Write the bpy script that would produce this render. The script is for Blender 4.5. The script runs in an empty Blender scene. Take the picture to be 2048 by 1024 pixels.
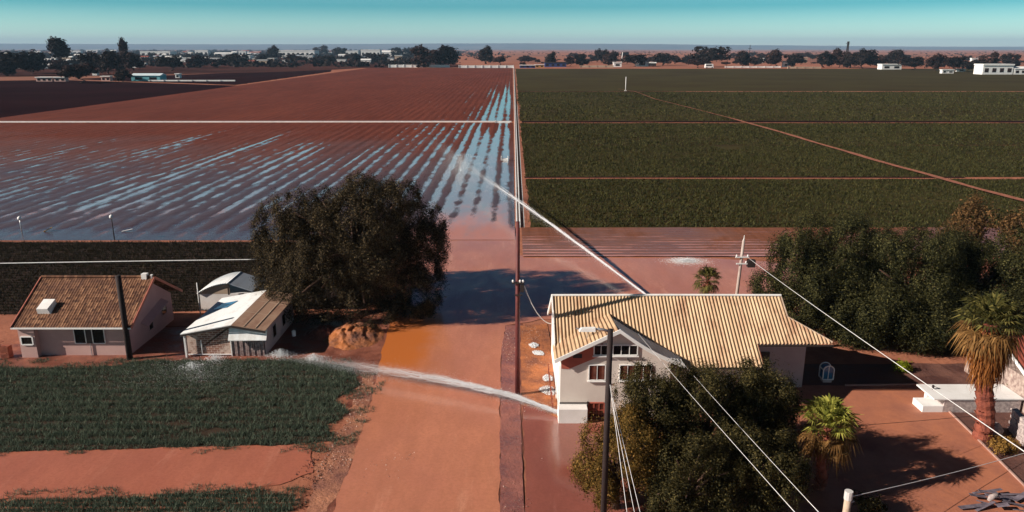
import bpy, bmesh, math, random
import numpy as np
from mathutils import Vector
random.seed(7); RNG = np.random.default_rng(11)
R = math.radians; PI = math.pi
scene = bpy.context.scene
COL = scene.collection
# ------------------------------------------------------------------ camera model
H, F, PITCH = 22.0, 1500.0, math.atan(415/1500)
CP, SP = math.cos(PITCH), math.sin(PITCH)
def ray(px, py):
    u, v = px-1024, py-512
    return (u, F*CP - v*SP, -F*SP - v*CP)
def G(px, py, z=0.0):
    a, b, c = ray(px, py); t = (z-H)/c
    return Vector((a*t, b*t, z))
def P(px, py, Y):
    a, b, c = ray(px, py); t = Y/b
    return Vector((a*t, Y, H + c*t))
def rot2(x, y, a): return x*math.cos(a)-y*math.sin(a), x*math.sin(a)+y*math.cos(a)

# ------------------------------------------------------------------ materials
def lin(c):
    return tuple(((x/255/12.92) if x/255 <= .04045 else ((x/255+.055)/1.055)**2.4) for x in c)
MATS = {}
class NT:
    def __init__(s, name):
        s.m = bpy.data.materials.new(name); s.m.use_nodes = True
        s.t = s.m.node_tree; s.N = s.t.nodes; s.L = s.t.links
        s.b = s.N['Principled BSDF']; s.out = s.N['Material Output']
    def n(s, typ, **kw):
        o = s.N.new(typ)
        for k, v in kw.items():
            if k.startswith('i_'):
                key = k[2:]
                key = int(key) if key.isdigit() else key.replace('_', ' ')
                o.inputs[key].default_value = v
            else: setattr(o, k, v)
        return o
    def l(s, a, b): s.L.new(a, b)
    def math(s, op, a, b=None, c=None, clamp=False):
        o = s.N.new('ShaderNodeMath'); o.operation = op; o.use_clamp = clamp
        for i, x in enumerate((a, b, c)):
            if x is None: continue
            if isinstance(x, (int, float)): o.inputs[i].default_value = x
            else: s.l(x, o.inputs[i])
        return o.outputs[0]
    def mix(s, f, a, b):
        o = s.N.new('ShaderNodeMix'); o.data_type = 'RGBA'
        for i, x in ((0, f), (6, a), (7, b)):
            if isinstance(x, (int, float)): o.inputs[i].default_value = x
            elif isinstance(x, tuple): o.inputs[i].default_value = (*x[:3], 1)
            else: s.l(x, o.inputs[i])
        return o.outputs[2]
    def noise(s, scale, detail=4, vec=None, rough=.6, out=0):
        o = s.N.new('ShaderNodeTexNoise'); o.inputs['Scale'].default_value = scale
        o.inputs['Detail'].default_value = detail; o.inputs['Roughness'].default_value = rough
        s.l(vec if vec is not None else s.co(), o.inputs['Vector']); return o.outputs[out]
    def co(s):
        if not hasattr(s, '_co'):
            s._co = s.N.new('ShaderNodeTexCoord').outputs['Object']
        return s._co
    def stretch(s, sx, sy, sz):
        o = s.N.new('ShaderNodeMapping'); o.inputs['Scale'].default_value = (sx, sy, sz)
        s.l(s.co(), o.inputs['Vector']); return o.outputs[0]
    def ramp(s, f, stops):
        o = s.N.new('ShaderNodeValToRGB'); e = o.color_ramp.elements
        while len(e) < len(stops): e.new(.5)
        for x, (p, c) in zip(e, stops):
            x.position = p; x.color = (*c[:3], 1) if not isinstance(c, (int, float)) else (c, c, c, 1)
        s.l(f, o.inputs[0]); return o.outputs[0]
    def bump(s, h, strength=.5, dist=.05):
        o = s.N.new('ShaderNodeBump'); o.inputs['Strength'].default_value = strength
        o.inputs['Distance'].default_value = dist; s.l(h, o.inputs['Height']); s.l(o.outputs[0], s.b.inputs['Normal'])
    def set(s, color=None, rough=None, metal=None, spec=None, ior=None):
        for k, x in (('Base Color', color), ('Roughness', rough), ('Metallic', metal), ('Specular IOR Level', spec), ('IOR', ior)):
            if x is None: continue
            if isinstance(x, (int, float)): s.b.inputs[k].default_value = x
            elif isinstance(x, tuple): s.b.inputs[k].default_value = (*x[:3], 1)
            else: s.l(x, s.b.inputs[k])
        return s.m
def simple(name, c1, c2=None, scale=1.5, rough=.8, spec=.3, bump=0, bscale=None, metal=0, detail=5):
    t = NT(name); c2 = c2 or tuple(x*.75 for x in c1)
    f = t.ramp(t.noise(scale, detail), [(.32, 0.), (.68, 1.)])
    t.set(t.mix(f, c2, c1), rough, metal, spec)
    if bump: t.bump(t.noise(bscale or scale*4, 6), bump, .04)
    return t.m
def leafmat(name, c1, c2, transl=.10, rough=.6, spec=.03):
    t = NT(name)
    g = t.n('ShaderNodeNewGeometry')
    f = t.ramp(g.outputs['Random Per Island'], [(0, 0.), (.6, .22), (1, 1.)])  # few light leaves among many dark ones mimic sunlit specks in crowns
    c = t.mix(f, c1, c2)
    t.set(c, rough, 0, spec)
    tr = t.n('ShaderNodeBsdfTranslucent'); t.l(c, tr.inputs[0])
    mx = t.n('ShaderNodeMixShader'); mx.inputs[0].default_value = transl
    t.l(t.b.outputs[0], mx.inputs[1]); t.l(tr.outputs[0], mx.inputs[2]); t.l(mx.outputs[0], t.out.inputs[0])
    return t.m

# ------------------------------------------------------------------ mesh helpers
def link(name, me, parent=None, mats=()):
    o = bpy.data.objects.new(name, me); COL.objects.link(o)
    for m in mats:
        if m.name not in [x.name for x in me.materials if x]: me.materials.append(m)
    if parent: o.parent = parent
    return o
def tag(o, label=None, cat=None, group=None, kind=None):
    if label: o['label'] = label
    if cat: o['category'] = cat
    if group: o['group'] = group
    if kind: o['kind'] = kind
    return o
def empty(name, loc, label, cat, group=None, rz=0):
    o = bpy.data.objects.new(name, None); COL.objects.link(o); o.location = loc; o.rotation_euler = (0, 0, rz)
    o.empty_display_size = .3
    return tag(o, label, cat, group)
def npmesh(name, V, Fq, k):
    """V (n,3) array, Fq (m,k) index array -> mesh"""
    me = bpy.data.meshes.new(name); V = np.asarray(V, np.float32); Fq = np.asarray(Fq, np.int32)
    me.vertices.add(len(V)); me.vertices.foreach_set('co', V.ravel())
    me.loops.add(Fq.size); me.loops.foreach_set('vertex_index', Fq.ravel())
    me.polygons.add(len(Fq)); me.polygons.foreach_set('loop_start', np.arange(0, Fq.size, k, dtype=np.int32))
    me.polygons.foreach_set('loop_total', np.full(len(Fq), k, np.int32))
    me.update(calc_edges=True); me.validate(); return me
def grid_mesh(name, X, Y, Z, smooth=False):
    n, m = X.shape
    V = np.stack([X, Y, Z], -1).reshape(-1, 3)
    i = np.arange(n*m).reshape(n, m)
    Fq = np.stack([i[:-1, :-1], i[1:, :-1], i[1:, 1:], i[:-1, 1:]], -1).reshape(-1, 4)
    me = npmesh(name, V, Fq, 4)
    if smooth: me.polygons.foreach_set('use_smooth', np.ones(len(me.polygons), bool))
    return me
class MB:
    def __init__(s): s.v = []; s.f = []
    def add(s, vs, fs):
        k = len(s.v); s.v += [tuple(x) for x in vs]; s.f += [tuple(i+k for i in f) for f in fs]; return s
    def box(s, x0, x1, y0, y1, z0, z1):
        return s.add([(x0,y0,z0),(x1,y0,z0),(x1,y1,z0),(x0,y1,z0),(x0,y0,z1),(x1,y0,z1),(x1,y1,z1),(x0,y1,z1)],
                     [(3,2,1,0),(4,5,6,7),(0,1,5,4),(1,2,6,5),(2,3,7,6),(3,0,4,7)])
    def hexa(s, b, t):
        """bottom 4 points and top 4 points, both counter-clockwise from above"""
        return s.add(list(b)+list(t), [(3,2,1,0),(4,5,6,7),(0,1,5,4),(1,2,6,5),(2,3,7,6),(3,0,4,7)])
    def bar(s, a, b, w, h=None, up=(0,0,1)):
        a, b = Vector(a), Vector(b); d = (b-a).normalized(); h = h or w
        upv = Vector(up)
        if abs(d.dot(upv)) > .98: upv = Vector((0,1,0))
        r = d.cross(upv).normalized()*w/2; n = r.cross(d).normalized()*h/2
        return s.hexa([a-r-n, a+r-n, b+r-n, b-r-n], [a-r+n, a+r+n, b+r+n, b-r+n])
    def tube(s, pts, rad, n=8, caps=True):
        pts = [Vector(p) for p in pts]; k = len(s.v); rings = []
        for i, p in enumerate(pts):
            d = (pts[min(i+1, len(pts)-1)]-pts[max(i-1, 0)]).normalized()
            up = Vector((0,0,1)) if abs(d.z) < .95 else Vector((0,1,0))
            a = d.cross(up).normalized(); b = a.cross(d).normalized()
            r = rad[i] if isinstance(rad, (list, tuple)) else rad
            for j in range(n):
                t = 2*PI*j/n; s.v.append(tuple(p+(a*math.cos(t)+b*math.sin(t))*r))
        for i in range(len(pts)-1):
            for j in range(n):
                q = k+i*n; s.f.append((q+j, q+(j+1) % n, q+n+(j+1) % n, q+n+j))
        if caps:
            s.f.append(tuple(k+j for j in range(n))[::-1]); q = k+(len(pts)-1)*n; s.f.append(tuple(q+j for j in range(n)))
        return s
    def prism(s, poly, d):
        """planar polygon extruded by vector d"""
        d = Vector(d); n = len(poly); p = [Vector(x) for x in poly]
        return s.add(p+[x+d for x in p], [tuple(range(n))[::-1], tuple(range(n, 2*n))]+[(i, (i+1) % n, n+(i+1) % n, n+i) for i in range(n)])
    def build(s, name, mat, parent=None, smooth=False, bevel=0):
        me = bpy.data.meshes.new(name); me.from_pydata(s.v, [], s.f); me.update()
        bm = bmesh.new(); bm.from_mesh(me); bmesh.ops.recalc_face_normals(bm, faces=bm.faces)
        if bevel: bmesh.ops.bevel(bm, geom=bm.edges[:], offset=bevel, segments=2, affect='EDGES', profile=.6)
        bm.to_mesh(me); bm.free()
        if smooth: me.polygons.foreach_set('use_smooth', np.ones(len(me.polygons), bool))
        return link(name, me, parent, [mat] if not isinstance(mat, (list, tuple)) else mat)
def vnoise(x, y, seed=0):
    """smooth value noise 0..1, numpy arrays"""
    def h(i, j):
        n = (i.astype(np.int64)*374761393 + j.astype(np.int64)*668265263 + seed*974711) & 0x7fffffff
        n = ((n ^ (n >> 13))*1274126177) & 0x7fffffff
        return ((n ^ (n >> 16)) & 0xffff)/65535.
    x = np.asarray(x, float); y = np.asarray(y, float)
    i, j = np.floor(x), np.floor(y); fx, fy = x-i, y-j
    fx = fx*fx*(3-2*fx); fy = fy*fy*(3-2*fy)
    return (h(i, j)*(1-fx)+h(i+1, j)*fx)*(1-fy) + (h(i, j+1)*(1-fx)+h(i+1, j+1)*fx)*fy
def fnoise(x, y, seed=0, o=4):
    s = 0; a = 1; t = 0
    for k in range(o):
        s = s+a*vnoise(np.asarray(x)*2**k, np.asarray(y)*2**k, seed+k); t += a; a *= .5
    return s/t
def sstep(a, b, x):
    t = np.clip((x-a)/(b-a), 0, 1); return t*t*(3-2*t)
def ragged(poly, step=.6, amp=.25, seed=0):
    out = []; s = 0.0
    n = len(poly)
    for i in range(n):
        a, b = Vector(poly[i][:2]), Vector(poly[(i+1) % n][:2]); L = (b-a).length; k = max(1, int(L/step))
        nr = Vector((-(b-a).y, (b-a).x)).normalized() if L > 1e-6 else Vector((0, 0))
        for j in range(k):
            p = a.lerp(b, j/k)
            d = (float(fnoise(p.x*.8+3, p.y*.8, seed, 6))-.5)*4*amp
            out.append(p+nr*d)
    return out
def sheet(name, poly, z, mat, step=.6, amp=.25, seed=0, kind='structure'):
    pts = ragged(poly, step, amp, seed) if amp else [Vector(p[:2]) for p in poly]
    bm = bmesh.new(); vs = [bm.verts.new((p.x, p.y, z)) for p in pts]
    f = bm.faces.new(vs); f.normal_update()
    if f.normal.z < 0: f.normal_flip()
    bmesh.ops.triangulate(bm, faces=[f]); me = bpy.data.meshes.new(name); bm.to_mesh(me); bm.free()
    o = link(name, me, None, [mat]); o['kind'] = kind; return o
def px(*pts): return [G(a, b) for a, b in pts]
def inpoly(x, y, poly):
    ins = np.zeros(len(x), bool); n = len(poly); j = n-1
    for i in range(n):
        xi, yi, xj, yj = poly[i][0], poly[i][1], poly[j][0], poly[j][1]
        if yi != yj: ins ^= ((yi > y) != (yj > y)) & (x < (xj-xi)*(y-yi)/(yj-yi)+xi)
        j = i
    return ins

# ------------------------------------------------------------------ palette
M = {}
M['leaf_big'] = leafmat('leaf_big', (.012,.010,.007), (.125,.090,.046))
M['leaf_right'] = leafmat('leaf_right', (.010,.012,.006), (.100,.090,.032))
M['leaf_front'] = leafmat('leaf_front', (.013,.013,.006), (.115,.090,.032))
M['leaf_yellow'] = leafmat('leaf_yellow', (.060,.040,.010), (.24,.13,.035))
M['leaf_brown'] = leafmat('leaf_brown', (.05,.03,.014), (.19,.10,.04))
M['leaf_lime'] = leafmat('leaf_lime', (.13,.17,.01), (.42,.42,.04), .35)
M['leaf_far'] = leafmat('leaf_far', (.012,.009,.010), (.040,.028,.022), .05)
M['leaf_far_brown'] = leafmat('leaf_far_brown', (.022,.012,.012), (.062,.034,.026), .05)
M['bark'] = simple('bark', (.11,.06,.04), (.05,.03,.022), 6, .9, .2, .5, 20)
M['grass'] = leafmat('grass', (.042,.060,.042), (.22,.265,.185), .25)
M['grass_dark'] = leafmat('grass_dark', (.014,.013,.009), (.065,.052,.030), .2)
M['crop'] = leafmat('crop', (.026,.028,.010), (.100,.092,.032), .2)
M['straw'] = leafmat('straw', (.16,.085,.02), (.38,.22,.06), .25)

def ground_mat():
    t = NT('red_earth')
    a = t.noise(.02, 6); b = t.noise(.6, 6); c = t.noise(.0016, 5, t.stretch(1, .35, 1))
    col = t.mix(t.ramp(a, [(.35, 0.), (.65, 1.)]), (.30,.105,.060), (.40,.165,.095))
    col = t.mix(t.ramp(b, [(.4, 0.), (.7, .6)]), col, (.16,.055,.036))
    col = t.mix(t.ramp(c, [(.48, 0.), (.60, .55)]), col, (.12,.062,.045))
    t.set(col, .9, 0, .15); t.bump(t.noise(2.5, 8), .6, .12); return t.m
M['earth'] = ground_mat()
def wet_earth(name, c1, c2, rough_lo, rough_hi, bump=.5):
    t = NT(name)
    a = t.ramp(t.noise(.5, 8, rough=.65), [(.38, 0.), (.64, 1.)])
    t.set(t.mix(a, c1, c2), t.math('ADD', t.math('MULTIPLY', a, rough_hi-rough_lo), rough_lo), 0, .5)
    t.bump(t.noise(4, 10, rough=.7), bump, .10); return t.m
M['mud'] = wet_earth('mud', (.13,.042,.028), (.27,.085,.045), .35, .85)
M['verge'] = wet_earth('verge', (.46,.20,.115), (.17,.06,.04), .18, .8, 1.0)  # pale tone puts the wet ground's glints into the base colour
M['verge_dark'] = wet_earth('verge_dark', (.20,.070,.060), (.32,.115,.085), .22, .7, .8)
M['orange_earth'] = wet_earth('orange_earth', (.50,.165,.05), (.17,.055,.03), .45, .9, 1.0)
M['mound_earth'] = wet_earth('mound_earth', (.42,.14,.042), (.09,.032,.02), .5, .9, 1.0)
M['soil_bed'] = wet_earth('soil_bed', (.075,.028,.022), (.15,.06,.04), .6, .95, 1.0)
M['driveway'] = wet_earth('driveway', (.42,.155,.082), (.30,.105,.060), .55, .85, .25)
M['dark_soil'] = simple('dark_soil', (.024,.010,.012), (.015,.007,.009), .02, 1, 0, .8, .4)
def flood_mat(name, c1, c2, patch=None, ior=1.75, rough=.17):
    t = NT(name)
    f = t.ramp(t.noise(.10, 4, t.stretch(1.4, .8, 1)), [(.35, 0.), (.65, 1.)])
    col = t.mix(f, c1, c2)
    g = t.ramp(t.noise(.9, 9, t.stretch(1.0, .30, 1), .72), [(.40, 0.), (.74, .55)])
    col = t.mix(g, col, tuple(x*.60 for x in c1))
    g2 = t.ramp(t.noise(.5, 8, t.stretch(1.3, .22, 1), .7), [(.56, 0.), (.72, .40)])  # pale streaks: silt plus wet glints put into the colour
    col = t.mix(g2, col, (min(.9, c1[0]*1.35), c1[1]*1.75, c1[2]*2.0))
    g3 = t.ramp(t.noise(5.5, 10, None, .8), [(.44, 0.), (.64, .50)])
    col = t.mix(g3, col, tuple(x*.58 for x in c1))
    if patch:
        (x0, x1, y0, y1, pc) = patch
        s = t.n('ShaderNodeSeparateXYZ'); t.l(t.co(), s.inputs[0])
        nz = t.math('MULTIPLY', t.math('SUBTRACT', t.noise(.8, 6), .5), 2.2)
        xx = t.math('ADD', s.outputs[0], nz); yy = t.math('ADD', s.outputs[1], nz)
        def band(v, a, b, e):
            m = t.n('ShaderNodeMapRange', interpolation_type='SMOOTHSTEP'); t.l(v, m.inputs[0])
            m.inputs[1].default_value = a-e; m.inputs[2].default_value = a+e; e = e*2.4
            k = t.n('ShaderNodeMapRange', interpolation_type='SMOOTHSTEP'); t.l(v, k.inputs[0])
            k.inputs[1].default_value = b+e; k.inputs[2].default_value = b-e
            return t.math('MULTIPLY', m.outputs[0], k.outputs[0], None, True)
        msk = t.math('MULTIPLY', band(xx, x0, x1, .5), band(yy, y0, y1, 2.0))
        col = t.mix(msk, col, pc)
    rv = t.ramp(t.noise(.45, 8, t.stretch(1.2, .5, 1), .7), [(.38, rough*.35), (.64, rough*1.5)])
    t.set(col, rv, 0, .5, ior)
    t.bump(t.noise(2.4, 8, t.stretch(1, 1.8, 1), .7), .10, .05); return t.m
M['flood'] = flood_mat('flood', (.58,.225,.125), (.46,.172,.108), (-10.6, -6.4, 49, 60, (.50,.145,.035)))
M['puddle'] = flood_mat('puddle', (.46,.155,.088), (.40,.125,.075))
M['yard_flood'] = flood_mat('yard_flood', (.33,.105,.07), (.25,.078,.056), None, 1.9, .10)
def field_soil(name, c1, c2, wet, w0, w1, zl=.03, zh=.125, ax=(1.6, .05)):
    """furrowed soil: dry colours, a darker glossier wet tone towards the watered end and in the furrow bottoms"""
    t = NT(name); s = t.n('ShaderNodeSeparateXYZ'); t.l(t.co(), s.inputs[0])
    a = t.ramp(t.noise(.05, 8, t.stretch(1, .25, 1)), [(.35, 0.), (.65, 1.)])
    col = t.mix(a, c1, c2)
    b = t.ramp(t.noise(1.0, 6, t.stretch(ax[0], ax[1], 1), .7), [(.40, 0.), (.66, .75)])
    col = t.mix(b, col, tuple(x*.5 for x in c1))
    yy = t.math('ADD', s.outputs[1], t.math('MULTIPLY', t.math('SUBTRACT', t.noise(.04, 5), .5), 90))
    def mr(v, f0, f1, t0, t1):
        m = t.n('ShaderNodeMapRange', interpolation_type='SMOOTHSTEP'); t.l(v, m.inputs[0])
        for i, x in enumerate((f0, f1, t0, t1)): m.inputs[i+1].default_value = x
        return m.outputs[0]
    wm = mr(yy, w0, w1, 1, 0)
    zn = t.math('ADD', s.outputs[2], t.math('MULTIPLY', t.math('SUBTRACT', t.noise(.6, 7, t.stretch(1, .25, 1), .7), .5), .10))
    low = t.math('MULTIPLY', mr(zn, zl, zh, 1, 0), t.math('ADD', .12, t.math('MULTIPLY', wm, .88)))
    col = t.mix(wm, col, wet)
    t.set(col, t.math('SUBTRACT', .95, t.math('ADD', t.math('MULTIPLY', wm, .50), t.math('MULTIPLY', low, .28))), 0, t.math('ADD', .08, t.math('ADD', t.math('MULTIPLY', wm, .75), t.math('MULTIPLY', low, .30))))
    t.bump(t.noise(2.0, 9, rough=.7), .45, .10); return t.m
M['field'] = field_soil('field', (.120,.028,.016), (.165,.041,.023), (.062,.029,.030), 100, 210)
M['strip'] = field_soil('strip', (.20,.075,.042), (.15,.06,.04), (.17,.085,.075), 78, 92)
def furrow_water():
    t = NT('furrow_water'); s = t.n('ShaderNodeSeparateXYZ'); t.l(t.co(), s.inputs[0])
    f = t.ramp(t.noise(.35, 5, t.stretch(1, .25, 1)), [(.4, 0.), (.7, 1.)])
    yy = t.math('ADD', s.outputs[1], t.math('MULTIPLY', t.math('SUBTRACT', t.noise(.22, 6, t.stretch(1.5, .5, 1), .65), .5), 46))
    m = t.n('ShaderNodeMapRange', interpolation_type='SMOOTHSTEP'); t.l(yy, m.inputs[0])
    m.inputs[1].default_value = 88; m.inputs[2].default_value = 112; m.inputs[3].default_value = 1; m.inputs[4].default_value = 0
    t.set(t.mix(m.outputs[0], t.mix(f, (.22,.24,.24), (.28,.22,.21)), (.50,.20,.135)), t.math('ADD', .10, t.math('MULTIPLY', m.outputs[0], .10)), 0, .5, t.math('SUBTRACT', 2.1, t.math('MULTIPLY', m.outputs[0], .5)))
    t.bump(t.noise(.8, 6, t.stretch(1, .4, 1)), .10, .05)
    # shallow film at the banks lets the mud show through: opacity from water depth
    da = t.n('ShaderNodeAttribute', attribute_name='depth'); dm = t.n('ShaderNodeMapRange', interpolation_type='SMOOTHSTEP')
    t.l(t.math('ADD', da.outputs['Fac'], t.math('MULTIPLY', t.math('SUBTRACT', t.noise(1.1, 8, t.stretch(1, .5, 1), .75), .5), .05)), dm.inputs[0])
    dm.inputs[1].default_value = -.010; dm.inputs[2].default_value = .045; t.l(dm.outputs[0], t.b.inputs['Alpha']); return t.m
M['furrow_water'] = furrow_water()
M['concrete'] = simple('concrete', (.62,.60,.58), (.42,.40,.39), 1.2, .8, .3, .3)
M['concrete_white'] = simple('concrete_white', (.80,.79,.77), (.66,.64,.61), .8, .7, .3, .15)
M['gravel_face'] = simple('gravel_face', (.55,.46,.42), (.24,.19,.19), 5, .9, .2, .7, 14)
M['wall_cream'] = simple('wall_cream', (.70,.62,.55), (.60,.52,.46), .5, .85, .25, .12, 12)
M['wall_white'] = simple('wall_white', (.82,.79,.76), (.70,.66,.62), .7, .75, .3, .1, 10)
M['wall_pink'] = simple('wall_pink', (.56,.36,.32), (.46,.29,.26), .6, .85, .2, .15, 10)
M['wall_rose'] = simple('wall_rose', (.50,.30,.30), (.42,.25,.26), .6, .85, .2, .15, 10)
M['wall_grey'] = simple('wall_grey', (.46,.38,.38), (.38,.31,.31), .8, .85, .2, .1)
M['soffit'] = simple('soffit', (.46,.12,.075), (.34,.09,.06), 1.5, .7, .3)
M['white_trim'] = simple('white_trim', (.85,.83,.80), (.72,.70,.67), 2, .5, .4)
M['dark_trim'] = simple('dark_trim', (.035,.025,.022), None, 3, .6, .4)
def glass(name, c):
    t = NT(name); t.set(t.mix(t.noise(1.3, 3), c, tuple(x*.4 for x in c)), .06, 0, .6, 1.5); return t.m
M['glass'] = glass('glass', (.022,.016,.016)); M['glass_red'] = glass('glass_red', (.13,.035,.022))
M['glass_blue'] = glass('glass_blue', (.05,.20,.36))
M['curtain'] = simple('curtain', (.20,.075,.05), (.10,.035,.026), 3, .9, .1)
def roof_metal(name, c1, c2, rust):
    t = NT(name)
    st = t.stretch(1, .12, .12)
    f = t.ramp(t.noise(1.3, 8, st, .7), [(.36, 0.), (.62, 1.)])
    col = t.mix(f, c1, c2)
    r = t.ramp(t.noise(.7, 10, t.stretch(1, .45, .45), .76), [(.48, 0.), (.64, .8)])
    col = t.mix(t.ramp(t.noise(.35, 8, t.stretch(1, .3, .3), .7), [(.45, 0.), (.7, .45)]), col, tuple(min(.85, x*1.35) for x in c1))
    col = t.mix(r, col, rust); t.set(col, .62, 0, .35); t.bump(t.noise(9, 5), .15, .02); return t.m
M['roof_tan'] = roof_metal('roof_tan', (.55,.385,.235), (.44,.29,.165), (.27,.13,.07))
M['roof_white'] = roof_metal('roof_white', (.80,.81,.80), (.72,.74,.73), (.55,.52,.48))
M['roof_panel'] = roof_metal('roof_panel', (.42,.27,.185), (.34,.21,.145), (.24,.12,.08))
M['roof_bluegrey'] = roof_metal('roof_bluegrey', (.34,.38,.43), (.29,.33,.38), (.26,.26,.28))
def tiles():
    t = NT('clay_tiles'); s = t.n('ShaderNodeSeparateXYZ'); t.l(t.co(), s.inputs[0])
    c = t.n('ShaderNodeCombineXYZ')
    t.l(t.math('FLOOR', t.math('DIVIDE', s.outputs[0], .20)), c.inputs[0]); t.l(t.math('FLOOR', t.math('DIVIDE', s.outputs[1], .25)), c.inputs[1])
    w = t.n('ShaderNodeTexWhiteNoise'); w.noise_dimensions = '2D'; t.l(c.outputs[0], w.inputs['Vector'])
    col = t.ramp(w.outputs[0], [(0, (.075,.034,.021)), (.4, (.125,.056,.031)), (.75, (.18,.084,.045)), (1, (.30,.155,.085))])
    col = t.mix(t.ramp(t.noise(.7, 7), [(.45, 0.), (.7, .7)]), col, (.13,.06,.04))
    t.set(col, .85, 0, .2); t.bump(t.noise(14, 4), .3, .02); return t.m
M['tiles'] = tiles()
def bricks():
    t = NT('old_brick')
    mp = t.n('ShaderNodeMapping'); mp.inputs['Rotation'].default_value = (R(90), 0, 0); t.l(t.co(), mp.inputs[0])
    b = t.n('ShaderNodeTexBrick'); t.l(mp.outputs[0], b.inputs[0]); b.inputs['Scale'].default_value = 1
    b.inputs['Brick Width'].default_value = .42; b.inputs['Row Height'].default_value = .16; b.inputs['Mortar Size'].default_value = .022
    b.inputs['Color1'].default_value = (.26,.11,.07,1); b.inputs['Color2'].default_value = (.17,.065,.045,1); b.inputs['Mortar'].default_value = (.50,.38,.32,1)
    r = t.ramp(t.noise(1.1, 7), [(.50, 0.), (.60, 1.)])
    t.set(t.mix(r, b.outputs[0], (.55,.42,.35)), .9, 0, .2); t.bump(b.outputs[1], -.5, .02); return t.m
M['brick'] = bricks()
M['planks'] = simple('planks', (.40,.31,.29), (.14,.09,.085), 5, .9, .2, .3)
M['pole_dark'] = simple('pole_dark', (.030,.018,.017), (.016,.010,.010), 2, .8, .3, .3)
M['pole_red'] = simple('pole_red', (.14,.028,.025), (.07,.015,.015), 1.2, .65, .4, .2)
M['pole_pale'] = simple('pole_pale', (.46,.38,.33), (.30,.22,.19), 1.4, .8, .3, .3)
M['pole_tan'] = simple('pole_tan', (.52,.40,.30), (.36,.26,.19), 2.5, .85, .25, .3)
M['white_paint'] = simple('white_paint', (.82,.80,.78), (.74,.72,.70), 2, .5, .4)
M['steel'] = simple('steel', (.55,.55,.56), (.35,.35,.36), 5, .4, .5, 0, None, .6)
M['cable'] = simple('cable', (.80,.78,.76), (.66,.64,.62), 3, .5, .4)
M['rubber'] = simple('rubber', (.02,.017,.018), None, 3, .6, .4)
M['palm_green'] = leafmat('palm_green', (.040,.042,.013), (.22,.185,.055), .3)
M['palm_lime'] = leafmat('palm_lime', (.14,.15,.025), (.50,.46,.10), .35)
M['palm_dead'] = leafmat('palm_dead', (.17,.060,.016), (.44,.18,.055), .3)
M['palm_dry'] = leafmat('palm_dry', (.12,.060,.020), (.34,.185,.065), .3)
M['palm_bark'] = simple('palm_bark', (.30,.085,.050), (.12,.035,.025), 4, .9, .2, .9, 16)
M['foam'] = simple('foam', (.88,.89,.90), (.80,.83,.85), 3, .6, .4)
def spray_mat():
    t = NT('spray'); t.set((.96,.97,.98), .28, 0, 1.0); tr = t.n('ShaderNodeBsdfTransparent'); tl = t.n('ShaderNodeBsdfTranslucent'); tl.inputs[0].default_value = (.94,.95,.97,1)
    m1 = t.n('ShaderNodeMixShader'); m1.inputs[0].default_value = .6; t.l(t.b.outputs[0], m1.inputs[1]); t.l(tl.outputs[0], m1.inputs[2])
    m2 = t.n('ShaderNodeMixShader'); m2.inputs[0].default_value = .8; t.l(tr.outputs[0], m2.inputs[1]); t.l(m1.outputs[0], m2.inputs[2]); t.l(m2.outputs[0], t.out.inputs[0]); return t.m
M['spray'] = spray_mat()
M['rust'] = simple('rust', (.30,.09,.05), (.16,.045,.03), 3, .85, .2)
M['teal'] = simple('teal', (.14,.40,.44), (.10,.32,.36), .2, .6, .3)
M['teal_roof'] = simple('teal_roof', (.62,.70,.72), (.50,.60,.64), .2, .6, .3)
M['navy'] = simple('navy', (.03,.05,.17), None, .3, .6, .3)
M['ochre'] = simple('ochre', (.55,.30,.08), None, .3, .8, .2)
M['red_roof'] = simple('red_roof', (.28,.07,.045), None, .3, .8, .2)
M['tan_wall'] = simple('tan_wall', (.50,.38,.28), None, .3, .8, .2)

# ------------------------------------------------------------------ world, sun, camera, haze
SUN_EL, SHADOW_AZ = R(28), R(15)
L = Vector((math.cos(SUN_EL)*math.cos(SHADOW_AZ), math.cos(SUN_EL)*math.sin(SHADOW_AZ), -math.sin(SUN_EL)))
w = bpy.data.worlds.new('World'); scene.world = w; w.use_nodes = True
nt = w.node_tree; bg = nt.nodes['Background']
sky = nt.nodes.new('ShaderNodeTexSky'); sky.sky_type = 'NISHITA'; sky.sun_disc = False
sky.sun_elevation = SUN_EL; sky.sun_rotation = math.atan2(-L.x, -L.y); sky.altitude = 100; sky.dust_density = .6; sky.ozone_density = 2.5
tc = nt.nodes.new('ShaderNodeTexCoord'); sx = nt.nodes.new('ShaderNodeSeparateXYZ'); nt.links.new(tc.outputs['Generated'], sx.inputs[0])
rp = nt.nodes.new('ShaderNodeValToRGB'); nt.links.new(sx.outputs[2], rp.inputs[0])
SKY = [(0.0, (.95,1.0,1.0)), (.018, (.54,.82,.87)), (.05, (.085,.38,.46)), (.12, (.33,.50,.52)), (.20, (.30,.43,.46)), (.28, (.06,.09,.15)), (.55, (.022,.026,.056)), (1.0, (.008,.007,.020))]
e = rp.color_ramp.elements
while len(e) < len(SKY): e.new(.5)
for x, (p_, c_) in zip(e, SKY): x.position = p_; x.color = (*c_, 1)
mu = nt.nodes.new('ShaderNodeMix'); mu.data_type = 'RGBA'; mu.blend_type = 'MULTIPLY'; mu.inputs[0].default_value = 1
nt.links.new(sky.outputs[0], mu.inputs[6]); nt.links.new(rp.outputs[0], mu.inputs[7]); nt.links.new(mu.outputs[2], bg.inputs[0])
bg.inputs[1].default_value = .15
sl = bpy.data.lights.new('sun', 'SUN'); sl.energy = 5; sl.angle = R(.5); sl.color = (1, .90, .80)
so = bpy.data.objects.new('sun', sl); COL.objects.link(so); so.rotation_euler = L.to_track_quat('-Z', 'Y').to_euler(); so.location = (-60, -10, 60)
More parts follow.
